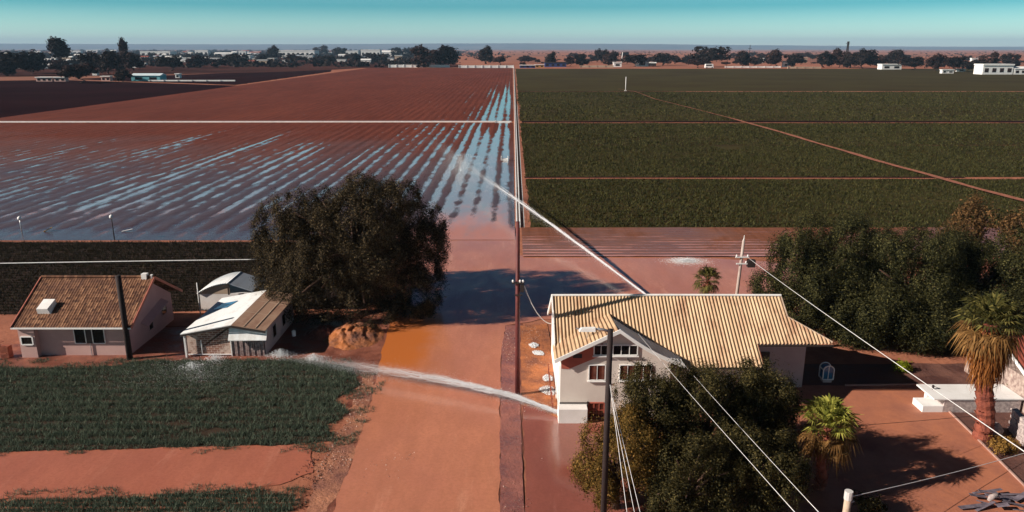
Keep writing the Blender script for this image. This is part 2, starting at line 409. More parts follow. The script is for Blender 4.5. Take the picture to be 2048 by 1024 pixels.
cam = bpy.data.cameras.new('camera'); co = bpy.data.objects.new('camera', cam); COL.objects.link(co)
co.location = (0, 0, H); co.rotation_euler = (PI/2-PITCH, 0, 0); cam.sensor_width = 36; cam.lens = 36*F/2048; cam.clip_start = .5; cam.clip_end = 90000
scene.camera = co
scene.view_settings.view_transform = 'Standard'; scene.view_settings.look = 'None'; scene.view_settings.exposure = .62; scene.view_settings.gamma = 1
try: scene.cycles.max_bounces = 6; scene.cycles.transparent_max_bounces = 8; scene.cycles.volume_bounces = 0
except Exception: pass
HAZE = True
if HAZE:
    hm = bpy.data.materials.new('haze_air'); hm.use_nodes = True
    for n_ in list(hm.node_tree.nodes):
        if n_.type == 'BSDF_PRINCIPLED': hm.node_tree.nodes.remove(n_)
    pv = hm.node_tree.nodes.new('ShaderNodeVolumePrincipled'); pv.inputs['Color'].default_value = (.40,.62,.85,1); pv.inputs['Density'].default_value = 5.5e-5
    pv.inputs['Anisotropy'].default_value = 0
    hm.node_tree.links.new(pv.outputs[0], hm.node_tree.nodes['Material Output'].inputs['Volume'])
    hz = MB().box(-26000, 26000, -60, 27000, -1.0, 330).build('haze', hm); tag(hz, kind='stuff')

# ------------------------------------------------------------------ setting: ground and fields
gme = MB().add([(-45000,-400,0),(45000,-400,0),(45000,45000,0),(-45000,45000,0)], [(0,1,2,3)])
tag(gme.build('ground', M['earth']), kind='structure')
# far plateau
def hills():
    n = 260; xs = np.linspace(-19000, 19000, n); prof = []
    X = np.zeros((n, 6)); Y = np.zeros((n, 6)); Z = np.zeros((n, 6))
    for i, x in enumerate(xs):
        t = x/19000
        base = 135+12*math.sin(x*.0004+1) - 95*max(0, t-.02)**.8*(1 if t > 0 else 0) - 10*max(0, -t)
        base += 10*(float(fnoise(x*.0012, 3.1, 5, 4))-.5)
        for j, (d, hh) in enumerate(((14000, -2), (15000, 12), (16200, 55), (17200, 92), (18600, 100), (24000, 100))):
            X[i, j] = x; Y[i, j] = d+500*float(vnoise(x*.0007, j*.9, 9)); Z[i, j] = base*hh/100 if hh > 0 else -2
    o = link('hills', grid_mesh('hills', X, Y, Z, True), None, [simple('hill_scrub', (.07,.07,.09), (.15,.12,.13), .0011, .95, .1)]); tag(o, kind='structure')
hills()

def furrow_field(name, wname, xs, ys, period, amp, wet, axis=0, mat='field', mean=.10, seed=0):
    X, Y = np.meshgrid(xs, ys, indexing='ij')
    A = X if axis == 0 else Y
    B = Y if axis == 0 else X
    wob = (fnoise(A*.12, B*.03, seed+3, 3)-.5)*.5
    am = amp*((.40+.60*sstep(-70, -12, X)+.5*(fnoise(A*.35, B*.012, seed+13, 3)-.5)) if axis == 0 else 1)
    Z = mean + am*np.cos(2*PI*(A/period+wob*.25)) + (fnoise(A*.9, B*.35, seed, 4)-.5)*amp*1.9 + (fnoise(A*2.6, B*1.1, seed+9, 2)-.5)*amp*.7
    if axis == 0: Z *= .12+.88*sstep(86, 95, Y)*(1-sstep(-.9, .5, X)*.75)
    tag(link(name, grid_mesh(name, X, Y, Z), None, [M[mat]]), kind='structure')
    if wet is not None:
        if axis == 0:
            fl = wet(X, Y); low = mean-am-.030
            W = (low+fl*(1.75*am+.030))*(.12+.88*sstep(86, 95, Y)*(1-sstep(-.9, .5, X)*.75)) + .05*sstep(.9, 1.1, fl)*(1-sstep(88, 96, Y))
        else: W = wet(X, Y)
        me = grid_mesh(wname, X, Y, W, True)
        at = me.attributes.new('depth', 'FLOAT', 'POINT'); at.data.foreach_set('value', np.clip(W-Z, -1, 1).astype(np.float32).ravel())
        tag(link(wname, me, None, [M['furrow_water']]), kind='structure')
def wet_main(X, Y):
    fi = np.round(X/2.6)                                              # each furrow fills to its own level
    per = vnoise(fi*7.3+.5, fi*0+.5, 71)
    n = fnoise(X*.10, Y*.010, 31, 4)-.5; n2 = fnoise(X*.45, Y*.045, 37, 4)-.5
    c = (.62+.25*sstep(-14, -7, X))*sstep(-44, -12, X)*(1-sstep(170+90*per, 215+70*per, Y))
    full = .35*sstep(-14, -8, X)*(1-sstep(-3.2, -2.0, X))*(1-sstep(160, 250, Y))
    lb = (.30+.62*per)*sstep(92, 106, Y)*(1-sstep(118+75*per, 150+75*per, Y))*sstep(-175, -60, X)
    near = .55*(1-sstep(90, 104, Y+n2*26))*sstep(-19, -12, X)
    wash = .42*(1-sstep(88, 96, Y+n2*10))
    return np.maximum(np.maximum(c+full, lb+.15*sstep(.0, .2, n)), wash)+near+.16*n2+.30*n
ys = np.concatenate([np.linspace(86.5, 130, 160), np.linspace(130.4, 232.5, 210)])
furrow_field('ploughed_field', 'field_water', np.arange(-178, .50, .26), ys, 2.6, .048, wet_main)
def wet_far(X, Y):
    fi = np.round(X/2.6); per = vnoise(fi*7.3+.5, fi*0+.5, 71)
    n = fnoise(X*.25, Y*.012, 41, 4)-.5
    return .95*sstep(-20, -4, X)*(1-sstep(250+160*per, 420+300*per, Y)) + 1.1*n
ys = np.concatenate([np.linspace(237, 420, 120), np.linspace(424, 905, 120)])
furrow_field('ploughed_field', 'field_water', np.arange(-168, .55, .44), ys, 2.6, .040, wet_far, seed=5)
def wet_strip(X, Y):
    n = fnoise(X*.06, Y*.3, 51, 4); k = fnoise(X*.02, Y*.5, 55, 3)
    return .015+.088*(1-sstep(80, 92.5, Y)) + .05*(n-.5) + .05*(k-.5)
furrow_field('wet_field_strip', 'strip_water', np.arange(1.2, 62, .5), np.arange(79, 92.6, .11), 1.25, .065, wet_strip, axis=1, mat='strip', seed=8)

dk = M['dark_soil']
sheet('dark_field', [(-166,238),(-166,470),(-330,560),(-420,520),(-420,238)], .03, dk, 6, .8, 3)
sheet('dark_field', [(-172,480),(-178,760),(-200,860),(-300,640),(-330,575)], .03, dk, 6, 1, 4)
sheet('dark_field', [(-520,240),(-425,240),(-425,520),(-520,560)], .03, dk, 6, 1, 14)
# crop sheets on the right
M['crop_soil'] = simple('crop_soil', (.056,.046,.017), (.040,.028,.012), .02, .95, .02, .9, 1.2)
for a, b, z in ((92.8, 129.75, .02), (132.0, 177.0, .02), (177.6, 231.7, .02), (238.5, 404, .02), (409, 872, .02)):
    sheet('crop_field', [(2.4, a), (2.4, b), (b*.80+30, b), (a*.80+30, a)], z, M['crop_soil'], 3, .12, int(a))
# dirt track across the crops
TR = [G(*p) for p in ((1462,238),(1480,243),(1600,278),(1740,320),(1870,357),(1960,382),(2060,408))]
def ribbon(name, pts, wd, z, mat, jit=.2, seed=0, crown=0):
    P2 = []
    for a, b in zip(pts[:-1], pts[1:]):
        k = max(2, int((b-a).length/1.5))
        P2 += [a.lerp(b, j/k) for j in range(k)]
    P2.append(pts[-1]); n = len(P2); X = np.zeros((n, 5)); Y = X.copy(); Z = X.copy()
    for i, p in enumerate(P2):
        d = (P2[min(i+1, n-1)]-P2[max(i-1, 0)]).normalized(); nr = Vector((-d.y, d.x, 0))
        ww = wd*(1+jit*(float(fnoise(p.x*.15, p.y*.15, seed))-.5)*2); sh = jit*wd*(float(fnoise(p.x*.06, p.y*.06, seed+7))-.5)*2
        for j in range(5):
            q = p+nr*(ww*(j-2)/4+sh); X[i, j], Y[i, j] = q.x, q.y; Z[i, j] = z+crown*(1-abs(j-2)/2)
    o = link(name, grid_mesh(name, X, Y, Z, True), None, [mat]); o['kind'] = 'structure'; return o
TR0 = [G(*p) for p in ((1236,179),(1270,184),(1312,200),(1400,222),(1464,239))]
M['track'] = simple('track', (.34,.135,.08), (.22,.08,.05), .7, .9, .15, .4)
ribbon('dirt_track', TR, 1.35, .34, M['track'], .35, 3)
ribbon('dirt_track', TR0, .5, .36, M['track'], .7, 4)
V2 = lambda x, y: Vector((x, y, 0))
ribbon('earth_bank', [V2(2.2,130.1), V2(36,130.3), V2(80,129.9)], .36, .06, M['track'], .6, 5, .12)
ribbon('ditch', [V2(2.2,131.1), V2(80,131.1)], 2.2, .045, M['dark_soil'], .2, 6)
ribbon('earth_bank', [V2(3,232.0), V2(90,231.9), V2(230,231.6)], .7, .07, M['track'], .8, 7, .12)
ribbon('ditch', [V2(3,235.4), V2(100,235.4), V2(240,235.2)], 6.2, .045, M['dark_soil'], .2, 8)
ribbon('ditch', [V2(3,406.5), V2(60,407), V2(92,405)], 3.0, .04, M['dark_soil'], .3, 9)
ribbon('ditch', [V2(2.4,177.3), V2(60,177.2), V2(165,176.5)], .5, .03, M['dark_soil'], .3, 10)
# track and verge beside the channel
ribbon('field_verge', [V2(1.6,93), V2(2.0,240), V2(2.6,500), V2(3.2,900)], 1.5, .025, M['track'], .5, 12)
# near ground zones (muddy yard, verges, flood)
sheet('mud_bank', px((-90,745),(-90,690),(60,690),(340,640),(620,640),(780,635),(800,650),(765,760),(700,840),(690,760),(600,727),(300,727)), .012, M['mud'], .4, .3, 21)
sheet('road', px((590,1150),(655,1024),(715,850),(750,740),(772,655),(850,600),(862,520),(1045,520),(1046,650),(1046,1024),(1046,1150)), .016, M['mud'], .5, .1, 22)
sheet('flood_water', px((632,1150),(668,1024),(735,830),(758,735),(780,640),(822,610),(835,540),(838,462),(1030,458),(1034,512),(1200,511),(1400,516),(1545,524),(1640,545),(1600,585),(1500,620),(1300,640),(1080,640),(1012,652),(1003,700),(1001,800),(1000,1024),(1000,1150)), .040, M['flood'], .16, .10, 23)
sheet('road_verge', px((560,1150),(612,1024),(640,930),(690,850),(728,740),(758,735),(735,830),(690,960),(668,1024),(632,1150)), .024, M['verge'], .16, .35, 24)
sheet('road_verge', px((1001,800),(1003,700),(1012,652),(1036,652),(1040,800),(1048,1024),(1050,1150),(1000,1150),(1000,1024)), .046, M['verge_dark'], .12, .035, 25)
sheet('orange_bank', px((1040,652),(1095,648),(1118,800),(1122,838),(1060,812),(1044,800)), .034, M['orange_earth'], .15, .08, 26)
sheet('yard_water', px((1046,812),(1070,814),(1122,838),(1200,850),(1300,850),(1320,1150),(1054,1150)), .028, M['yard_flood'], .15, .08, 27)
sheet('field_puddle', px((-90,908),(120,903),(300,897),(560,890),(628,898),(625,945),(560,972),(420,984),(300,990),(-90,1002)), .032, M['puddle'], .3, .16, 28)
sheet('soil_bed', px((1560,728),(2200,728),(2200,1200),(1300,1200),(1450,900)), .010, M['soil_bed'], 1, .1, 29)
sheet('driveway', px((1560,772),(1690,772),(1846,770),(1888,815),(1960,885),(2060,985),(2200,1120),(2200,1220),(1400,1220),(1480,1000),(1520,860)), .030, M['driveway'], .5, .06, 30)
kb = MB()
for a, b in zip(px((1690,772),(1846,770),(1888,815),(1960,885),(2060,985))[:-1], px((1690,772),(1846,770),(1888,815),(1960,885),(2060,985))[1:]):
    kb.bar(a+Vector((0,0,.05)), b+Vector((0,0,.05)), .10, .14)
tag(kb.build('driveway_kerb', simple('kerb_pale', (.42,.27,.22), (.30,.17,.14), 2, .9)), kind='structure')

# ------------------------------------------------------------------ ground cover (stuff)
def blades(name, pts, h, wd, k, mat, lean=.5, seed=1, bend=None):
    rng = np.random.default_rng(seed); n = len(pts)*k
    p = np.repeat(np.asarray(pts), k, 0); p = p + np.concatenate([rng.normal(0, wd*1.6, (n, 2)), np.zeros((n, 1))], 1)
    a = rng.uniform(0, 2*PI, n); hh = h*rng.uniform(.5, 1.25, n)
    side = np.stack([np.cos(a), np.sin(a), np.zeros(n)], 1)*(wd*rng.uniform(.6, 1.3, n))[:, None]/2
    le = rng.normal(0, lean, (n, 2))*hh[:, None]
    tip = p+np.concatenate([le, hh[:, None]], 1)
    V = np.stack([p-side, p+side, tip], 1).reshape(-1, 3)
    o = link(name, npmesh(name, V, np.arange(n*3).reshape(-1, 3), 3), None, [mat]); return tag(o, kind='stuff')
def scatter(poly, dens, seed=1, row=None, rs=.15):
    rng = np.random.default_rng(seed); xs = [p[0] for p in poly]; ys_ = [p[1] for p in poly]
    n = int((max(xs)-min(xs))*(max(ys_)-min(ys_))*dens)
    x = rng.uniform(min(xs), max(xs), n); y = rng.uniform(min(ys_), max(ys_), n)
    if row: y = np.round(y/row)*row + rng.normal(0, row*rs, n)
    m = inpoly(x, y, poly); return np.stack([x[m], y[m], np.zeros(m.sum())], 1)
g1 = px((-120,735),(150,738),(300,722),(600,721),(705,738),(722,770),(672,798),(700,830),(650,850),(680,882),(560,892),(300,897),(0,905),(-120,908))
s = scatter(g1, 75, 1, .95, .25); m = fnoise(s[:, 0]*.5, s[:, 1]*.9, 61, 4)
edge = sstep(.16, .34, m); keep = RNG.uniform(0, 1, len(s)) < edge; s = s[keep]
blades('grass', s, .26*np.repeat(.6+.9*fnoise(s[:, 0]*.35, s[:, 1]*.6, 62, 4), 4), .032, 4, M['grass'], .45, 2)
sheet('grass_soil', g1, .020, simple('grass_soil', (.030,.024,.016), (.055,.030,.020), 1.2, .95, .1, .6), .4, .25, 33)
g2 = px((-120,1004),(150,1000),(300,993),(470,980),(560,985),(590,1000),(560,1100),(-160,1100))
ge = px((640,728),(775,752),(748,820),(705,900),(560,912),(300,908),(-100,916),(-100,880),(300,880),(560,872),(660,850))
s = scatter(ge, 60, 15); s = s[fnoise(s[:, 0]*.9, s[:, 1]*1.3, 66, 5) > .54]; blades('grass', s, .20, .030, 4, M['grass'], .5, 16)
s = scatter(px((-100,718),(700,718),(715,745),(-100,748)), 50, 17); s = s[fnoise(s[:, 0]*.9, s[:, 1]*1.3, 67, 5) > .50]; blades('grass', s, .2, .03, 4, M['grass'], .5, 18)
s = scatter(px((-100,985),(500,968),(650,980),(620,1060),(-100,1010)), 50, 19); s = s[fnoise(s[:, 0]*.9, s[:, 1]*1.3, 68, 5) > .52]; blades('grass', s, .22, .03, 4, M['grass'], .5, 20)
s = scatter(g2, 70, 3, .42); blades('grass', s, .33, .035, 4, M['grass'], .45, 4)
g3 = [(-75,59),(-75,85.6),(-13,85.6),(-13,62),(-20,62)]
sheet('grass_soil', g3, .018, simple('grass_soil_dark', (.030,.019,.016), (.048,.028,.022), .8, .95, .1, .6), 1, .2, 34)
s = scatter(g3, 26, 5, .8); blades('rough_grass', s, .34, .06, 3, M['grass_dark'], .5, 6)
for j, (a, b, dn, hh, wd, k) in enumerate(((92.8, 129.6, 5.5, .34, .15, 3), (132.2, 177, 3.6, .36, .18, 3), (177.6, 231, 1.9, .38, .26, 3), (238.8, 404, .75, .42, .42, 2))):
    poly = [(2.6, a), (2.6, b), (b*.735+8, b), (a*.735+8, a)]
    s = scatter(poly, dn, 70+j, (1.25, 1.7, 2.3, 3.4)[j])
    gap = fnoise(s[:, 0]*.06, s[:, 1]*.10, 90+j, 5); s = s[gap > .20]; gap = gap[gap > .20]
    blades('crops', s, hh*np.repeat(.80+.35*sstep(.36, .62, gap), k), wd, k, M['crop'], .5, 80+j)

def pebbles(name, poly, dens, sz, mat, seed, clump=None):
    s_ = scatter(poly, dens, seed); rng = np.random.default_rng(seed)
    if clump is not None: s_ = s_[rng.uniform(size=len(s_)) < sstep(.42, .68, fnoise(s_[:, 0]*clump, s_[:, 1]*clump*.6, seed, 4))]
    n = len(s_); s_[:, 2] = .055; d = rng.normal(size=(n, 4, 3)); d /= np.linalg.norm(d, axis=2)[:, :, None]
    V = (s_[:, None, :]+d*(sz*rng.uniform(.35, 1.3, n))[:, None, None]).reshape(-1, 3); i = np.arange(n)[:, None]*4
    Fq = np.concatenate([i+np.array([[0,1,2]]), i+np.array([[0,2,3]]), i+np.array([[0,3,1]]), i+np.array([[1,3,2]])], 0)
    return tag(link(name, npmesh(name, V, Fq, 3), None, [mat]), kind='stuff')
M['pebble'] = leafmat('pebble', (.30,.14,.10), (.85,.66,.55), 0, .35, .5)  # pale stones added to stand for sparkling glints on wet gravel
pebbles('gravel', px((560,1150),(612,1024),(640,930),(690,850),(728,740),(752,735),(735,830),(690,960),(690,1024),(650,1150)), 80, .045, M['pebble'], 3, .5)
pebbles('gravel', px((1002,800),(1004,700),(1012,652),(1036,652),(1042,800),(1085,900),(1120,1150),(1000,1150),(1000,1024)), 60, .042, M['pebble'], 4, .6)
pebbles('gravel', px((690,1150),(735,900),(830,900),(800,1150)), 22, .034, M['pebble'], 5, .35)
pebbles('clods', px((560,985),(640,890),(690,850),(620,1000),(600,1040)), 30, .07, M['mud'], 6, .6)
pebbles('gravel', px((1042,652),(1095,650),(1118,800),(1120,836),(1060,812)), 60, .03, M['pebble'], 7, .8)
pebbles('clods', px((560,728),(770,735),(700,790),(660,880),(600,890),(690,830)), 12, .07, M['mud'], 8, .5)
# ------------------------------------------------------------------ vegetation
def leaf_cloud(lobes, n, size, seed, clump=28, spread=.32, shell=.55, droop=.35, zmin=.15):
    rng = np.random.default_rng(seed); Lb = np.array(lobes, float)
    wgt = (Lb[:, 3]*Lb[:, 4]+Lb[:, 4]*Lb[:, 5]+Lb[:, 3]*Lb[:, 5]); wgt /= wgt.sum()
    nc = max(1, n//clump); li = rng.choice(len(Lb), nc, p=wgt)
    d = rng.normal(size=(nc, 3)); d /= np.linalg.norm(d, axis=1)[:, None]
    rr = rng.uniform(shell, 1.0, nc)**.6
    c = Lb[li, :3]+d*Lb[li, 3:]*rr[:, None]
    # drop clump centres that sit deep inside another lobe
    keep = np.ones(nc, bool)
    for lb in Lb:
        q = ((c-lb[:3])/lb[3:]); keep &= (np.linalg.norm(q, axis=1) > .72)
    keep |= rng.uniform(0, 1, nc) < .15
    c, d = c[keep], d[keep]; nc = len(c)
    csz = rng.uniform(.6, 1.45, nc)
    k = np.repeat(np.arange(nc), clump); N = len(k)
    off = rng.normal(size=(N, 3))*spread*csz[k][:, None]
    off -= d[k]*(np.sum(off*d[k], axis=1)*.45)[:, None]            # clumps hug the lobe they grow on
    off[:, 2] *= 1.0+droop*.6; off[:, 2] -= droop*spread*.7*np.abs(rng.normal(size=N))
    p = c[k]+off; m = p[:, 2] > zmin; p = p[m]; k = k[m]; off = off[m]; N = len(p)
    nrm = d[k]*.8+off/(np.linalg.norm(off, axis=1)[:, None]+.02)*1.1+rng.normal(size=(N, 3))*.42+np.array([0, 0, .2]); nrm /= np.linalg.norm(nrm, axis=1)[:, None]
    t = np.cross(nrm, rng.normal(size=(N, 3))); t /= np.linalg.norm(t, axis=1)[:, None]+1e-9; b = np.cross(nrm, t)
    s1 = (size*rng.uniform(.55, 1.3, N))[:, None]; s2 = s1*rng.uniform(.35, .6, N)[:, None]
    V = np.stack([p-t*s1/2, p+b*s2/2, p+t*s1/2, p-b*s2/2], 1).reshape(-1, 3)
    return V
def trunk_mb(mb, base, lobes, r0, seed):
    rnd = random.Random(seed); base = Vector(base)
    cx = sum(l[0] for l in lobes)/len(lobes); cy = sum(l[1] for l in lobes)/len(lobes); top = max(l[2] for l in lobes)
    fork = base.lerp(Vector((cx, cy, top)), .35); fork.z = base.z+(top-base.z)*.38
    mb.tube([base, base.lerp(fork, .5)+Vector((rnd.uniform(-.2,.2), rnd.uniform(-.2,.2), 0)), fork], [r0*1.25, r0, r0*.8], 9)
    for l in lobes:
        e_ = Vector(l[:3]); mid = fork.lerp(e_, .5)+Vector((0, 0, .25*l[5])); mb.tube([fork, mid, e_], [r0*.55, r0*.35, r0*.12], 6)
def lobes_for(cx, cy, z0, z1, rx, ry, n, seed):
    """bumpy crown made of n lobes inside an ellipsoid"""
    rnd = random.Random(seed); out = [(cx, cy, (z0+z1)/2, rx*.62, ry*.62, (z1-z0)*.36)]
    cz, rz = (z0+z1)/2, (z1-z0)/2
    for i in range(n):
        a = 2*PI*(i*.618034) + rnd.uniform(-.3, .3); h = rnd.uniform(-.95, .92); rad = math.sqrt(max(.05, 1-h*h))
        s_ = rnd.uniform(.20, .33)
        out.append((cx+rx*rad*.76*math.cos(a), cy+ry*rad*.76*math.sin(a), cz+rz*h*.76, rx*s_, ry*s_, rz*s_*1.15))
    return out
def tree(name, label, cat, base, lobes, n, leaf, mat, r0, seed, group=None, **kw):
    base = Vector(base); o = empty(name, base, label, cat, group)
    lob = [(l[0]-base.x, l[1]-base.y, l[2]-base.z, *l[3:]) for l in lobes]
    V = leaf_cloud(lob, n, leaf, seed, **kw)
    link('crown', npmesh('crown', V, np.arange(len(V)).reshape(-1, 4), 4), o, [mat])
    tm = MB(); trunk_mb(tm, (0, 0, -.1), lob, r0, seed); tm.build('trunk', M['bark'], o, True)
    return o
# the big roadside tree
lb = lobes_for(-14.0, 63.5, 0.5, 11.4, 8.2, 7.6, 34, 3)
lb += [(-19.5, 61.5, 3.4, 2.6, 2.6, 3.0), (-7.6, 63.5, 5.2, 2.0, 2.6, 2.6), (-9.0, 59.5, 2.4, 2.6, 2.2, 2.4), (-7.8, 61.0, 2.2, 2.2, 2.2, 2.2), (-12.0, 57.8, 2.0, 2.6, 2.0, 2.2), (-17.8, 58.6, 2.2, 2.4, 2.0, 2.2), (-9.0, 65.5, 4.5, 2.6, 2.4, 3.6), (-15.5, 58.3, 3.2, 2.6, 2.2, 3.0), (-12.5, 63, 10.6, 2.0, 2.0, 1.3), (-9.4, 63, 10.0, 1.6, 1.6, 1.2)]
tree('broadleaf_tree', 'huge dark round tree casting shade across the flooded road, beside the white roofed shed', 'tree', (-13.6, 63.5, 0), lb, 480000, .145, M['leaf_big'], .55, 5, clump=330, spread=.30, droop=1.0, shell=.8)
# right-hand group
RT = [('leafy dark tree nearest the tan roof, first of the row right of the house', (24.0, 57.5), 8.0, 4.4, 5.0, 'leaf_right'),
      ('tall dark leafy tree behind the first tree of the row right of the house', (28.4, 62.0), 8.8, 5.0, 5.0, 'leaf_right'),
      ('wide dark tree above the lime shrub in the row right of the house', (32.0, 57.5), 8.3, 5.2, 5.0, 'leaf_right'),
      ('dark spreading tree behind the tall palm with the dead frond skirt', (38.6, 58.5), 7.9, 5.0, 5.0, 'leaf_right'),
      ('dark tree at the right frame edge behind the tall palm', (44.5, 55.0), 7.2, 5.0, 4.6, 'leaf_right'),
      ('low dark bushy tree left of the lime shrub under the wide dark tree', (30.6, 53.4), 4.4, 3.4, 2.6, 'leaf_right'),  # three low trees added to darken lit ground gaps under the crowns
      ('low dark bushy tree between the lime shrub and the tall palm', (35.6, 52.6), 4.8, 3.8, 2.6, 'leaf_right'),
      ('low dark bushy tree beneath the wide tree over the planting bed', (27.2, 54.2), 4.6, 3.8, 3.0, 'leaf_right')]
for i, (lab, (x, y), z, rx, ry, mt) in enumerate(RT):
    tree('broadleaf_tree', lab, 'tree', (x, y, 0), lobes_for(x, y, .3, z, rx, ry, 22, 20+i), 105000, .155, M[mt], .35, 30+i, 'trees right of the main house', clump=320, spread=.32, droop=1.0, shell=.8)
tree('broadleaf_tree', 'brownish tree top rising behind the dark trees, left of the two brown ones', 'tree', (43.5, 70, 0), lobes_for(43.5, 70, 1.2, 8.9, 2.9, 2.6, 12, 41), 11000, .26, M['leaf_brown'], .3, 42, 'trees right of the main house', clump=26, spread=.34)
tree('broadleaf_tree', 'brown leaved tree at the right frame edge behind the dark trees', 'tree', (48.0, 66.5, 0), lobes_for(48.0, 66.5, .8, 8.2, 3.6, 3.2, 14, 43), 15000, .26, M['leaf_brown'], .3, 44, 'trees right of the main house', clump=26, spread=.34)
# foreground trees in front of the house
FT = [('bushy tree with yellowish leaves beside the dark lamp pole and the flooded yard', (5.2, 32.6), 5.2, 2.0, 1.9, 'leaf_yellow', 30000, 51),
      ('dark upright tree just right of the lamp pole, before the cream gable', (7.2, 34.6), 7.1, 2.3, 2.2, 'leaf_front', 42000, 52),
      ('dark tree under the twin white cables, in front of the tan roof eave', (10.0, 34.8), 7.5, 2.7, 2.4, 'leaf_front', 48000, 53),
      ('dark round tree beside the drooping foreground palm', (12.8, 35.6), 6.6, 2.1, 2.2, 'leaf_front', 38000, 54),
      ('dark low tree between the cream house eave and the drooping palm', (14.0, 38.2), 4.7, 2.1, 2.1, 'leaf_front', 24000, 56),
      ('low dark tree in the bottom foreground between lamp pole and palm', (8.4, 31.3), 5.4, 2.5, 2.2, 'leaf_front', 36000, 55),
      ('low dark tree in the bottom foreground directly below the drooping palm', (11.9, 32.0), 4.9, 2.3, 2.2, 'leaf_front', 36000, 57)]
for lab, (x, y), z, rx, ry, mt, n, sd in FT:
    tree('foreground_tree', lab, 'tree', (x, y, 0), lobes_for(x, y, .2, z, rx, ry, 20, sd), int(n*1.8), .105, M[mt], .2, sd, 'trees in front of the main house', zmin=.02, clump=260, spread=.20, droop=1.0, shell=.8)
def bush(name, label, x, y, z, r, mat, n, leaf, seed, group=None):
    o = empty(name, (x, y, 0), label, 'shrub', group)
    V = leaf_cloud(lobes_for(0, 0, .05, z, r, r*.9, 7, seed), n, leaf, seed, 18, .14, .5, .2, .02)
    link('foliage', npmesh('foliage', V, np.arange(len(V)).reshape(-1, 4), 4), o, [M[mat]])
    s_ = MB()
    for k in range(5):
        a = k*1.3; s_.tube([(0, 0, -.05), (r*.4*math.cos(a), r*.4*math.sin(a), z*.5)], [.03, .015], 5)
    s_.build('stem', M['bark'], o); return o
g = G(1803, 742); bush('lime_shrub', 'small bright lime green shrub on the edge of the planting bed', g.x, g.y, .75, .58, 'leaf_lime', 1500, .13, 61)
g = G(2010, 905); bush('dry_shrub', 'dry golden shrub beside the palm trunk on the soil bed', g.x, g.y, .9, .85, 'straw', 2200, .13, 62)
g = G(1772, 1030); bush('dark_shrub', 'dark shrub in the shade at the bottom behind the stub post', g.x-1, g.y, 1.2, .9, 'leaf_front', 1500, .15, 63)
g = G(2035, 800); bush('dark_shrub', 'dark shrub against the stone wall at the right frame edge', g.x, g.y, 1.5, .9, 'leaf_right', 1800, .15, 64)
for i, (a, b, r_, lab) in enumerate(((845, 640, .9, 'rounded dark bush at the foot of the huge tree on the road edge'), (800, 632, 1.1, 'dark bush under the huge tree, left of the road edge bush'))):
    g = G(a, b); bush('dark_shrub', lab, g.x, g.y, r_*1.9, r_, 'leaf_big', 2200, .2, 65+i)

def fan(mb_v, mb_f, base, az, el, L_, fanr, rnd, droop, nl=19):
    """fan-palm leaf: petiole and radiating drooping leaflets"""
    d = Vector((math.cos(az)*math.cos(el), math.sin(az)*math.cos(el), math.sin(el)))
    side = Vector((-math.sin(az), math.cos(az), 0)); up = side.cross(d)*-1
    if up.z < 0: up = -up
    tip = base+d*L_; k = len(mb_v); wv = side*.03
    mb_v += [base-wv, base+wv, tip+wv*.6, tip-wv*.6]; mb_f.append((k, k+1, k+2, k+3))
    for i in range(nl):
        a = (i/(nl-1)-.5)*R(230)+rnd.uniform(-.06, .06)
        dd = d*math.cos(a)+side*math.sin(a); Lf = fanr*(.72+.28*math.cos(a))*rnd.uniform(.85, 1.1)
        m_ = tip+dd*Lf*.55+up*.04; e_ = tip+dd*Lf+Vector((0, 0, -droop*Lf*rnd.uniform(.6, 1.3)))
        pr = (d*-math.sin(a)+side*math.cos(a))*Lf*.055
        k = len(mb_v); mb_v += [tip, m_-pr, e_, m_+pr]; mb_f.append((k, k+1, k+2, k+3))
def fronds(name, parent, crown, n, el0, el1, L_, fanr, mat, seed, droop=.3):
    rnd = random.Random(seed); v = []; f = []
    for i in range(n):
        az = i*2.39996+rnd.uniform(-.2, .2); el = el0+(el1-el0)*((i+.5)/n)+rnd.uniform(-.1, .1)
        fan(v, f, Vector(crown)+Vector((math.cos(az)*.12, math.sin(az)*.12, 0)), az, el, L_*rnd.uniform(.8, 1.15), fanr*rnd.uniform(.85, 1.15), rnd, droop)
    me = bpy.data.meshes.new(name); me.from_pydata([tuple(x) for x in v], [], f); me.update()
    return link(name, me, parent, [mat])
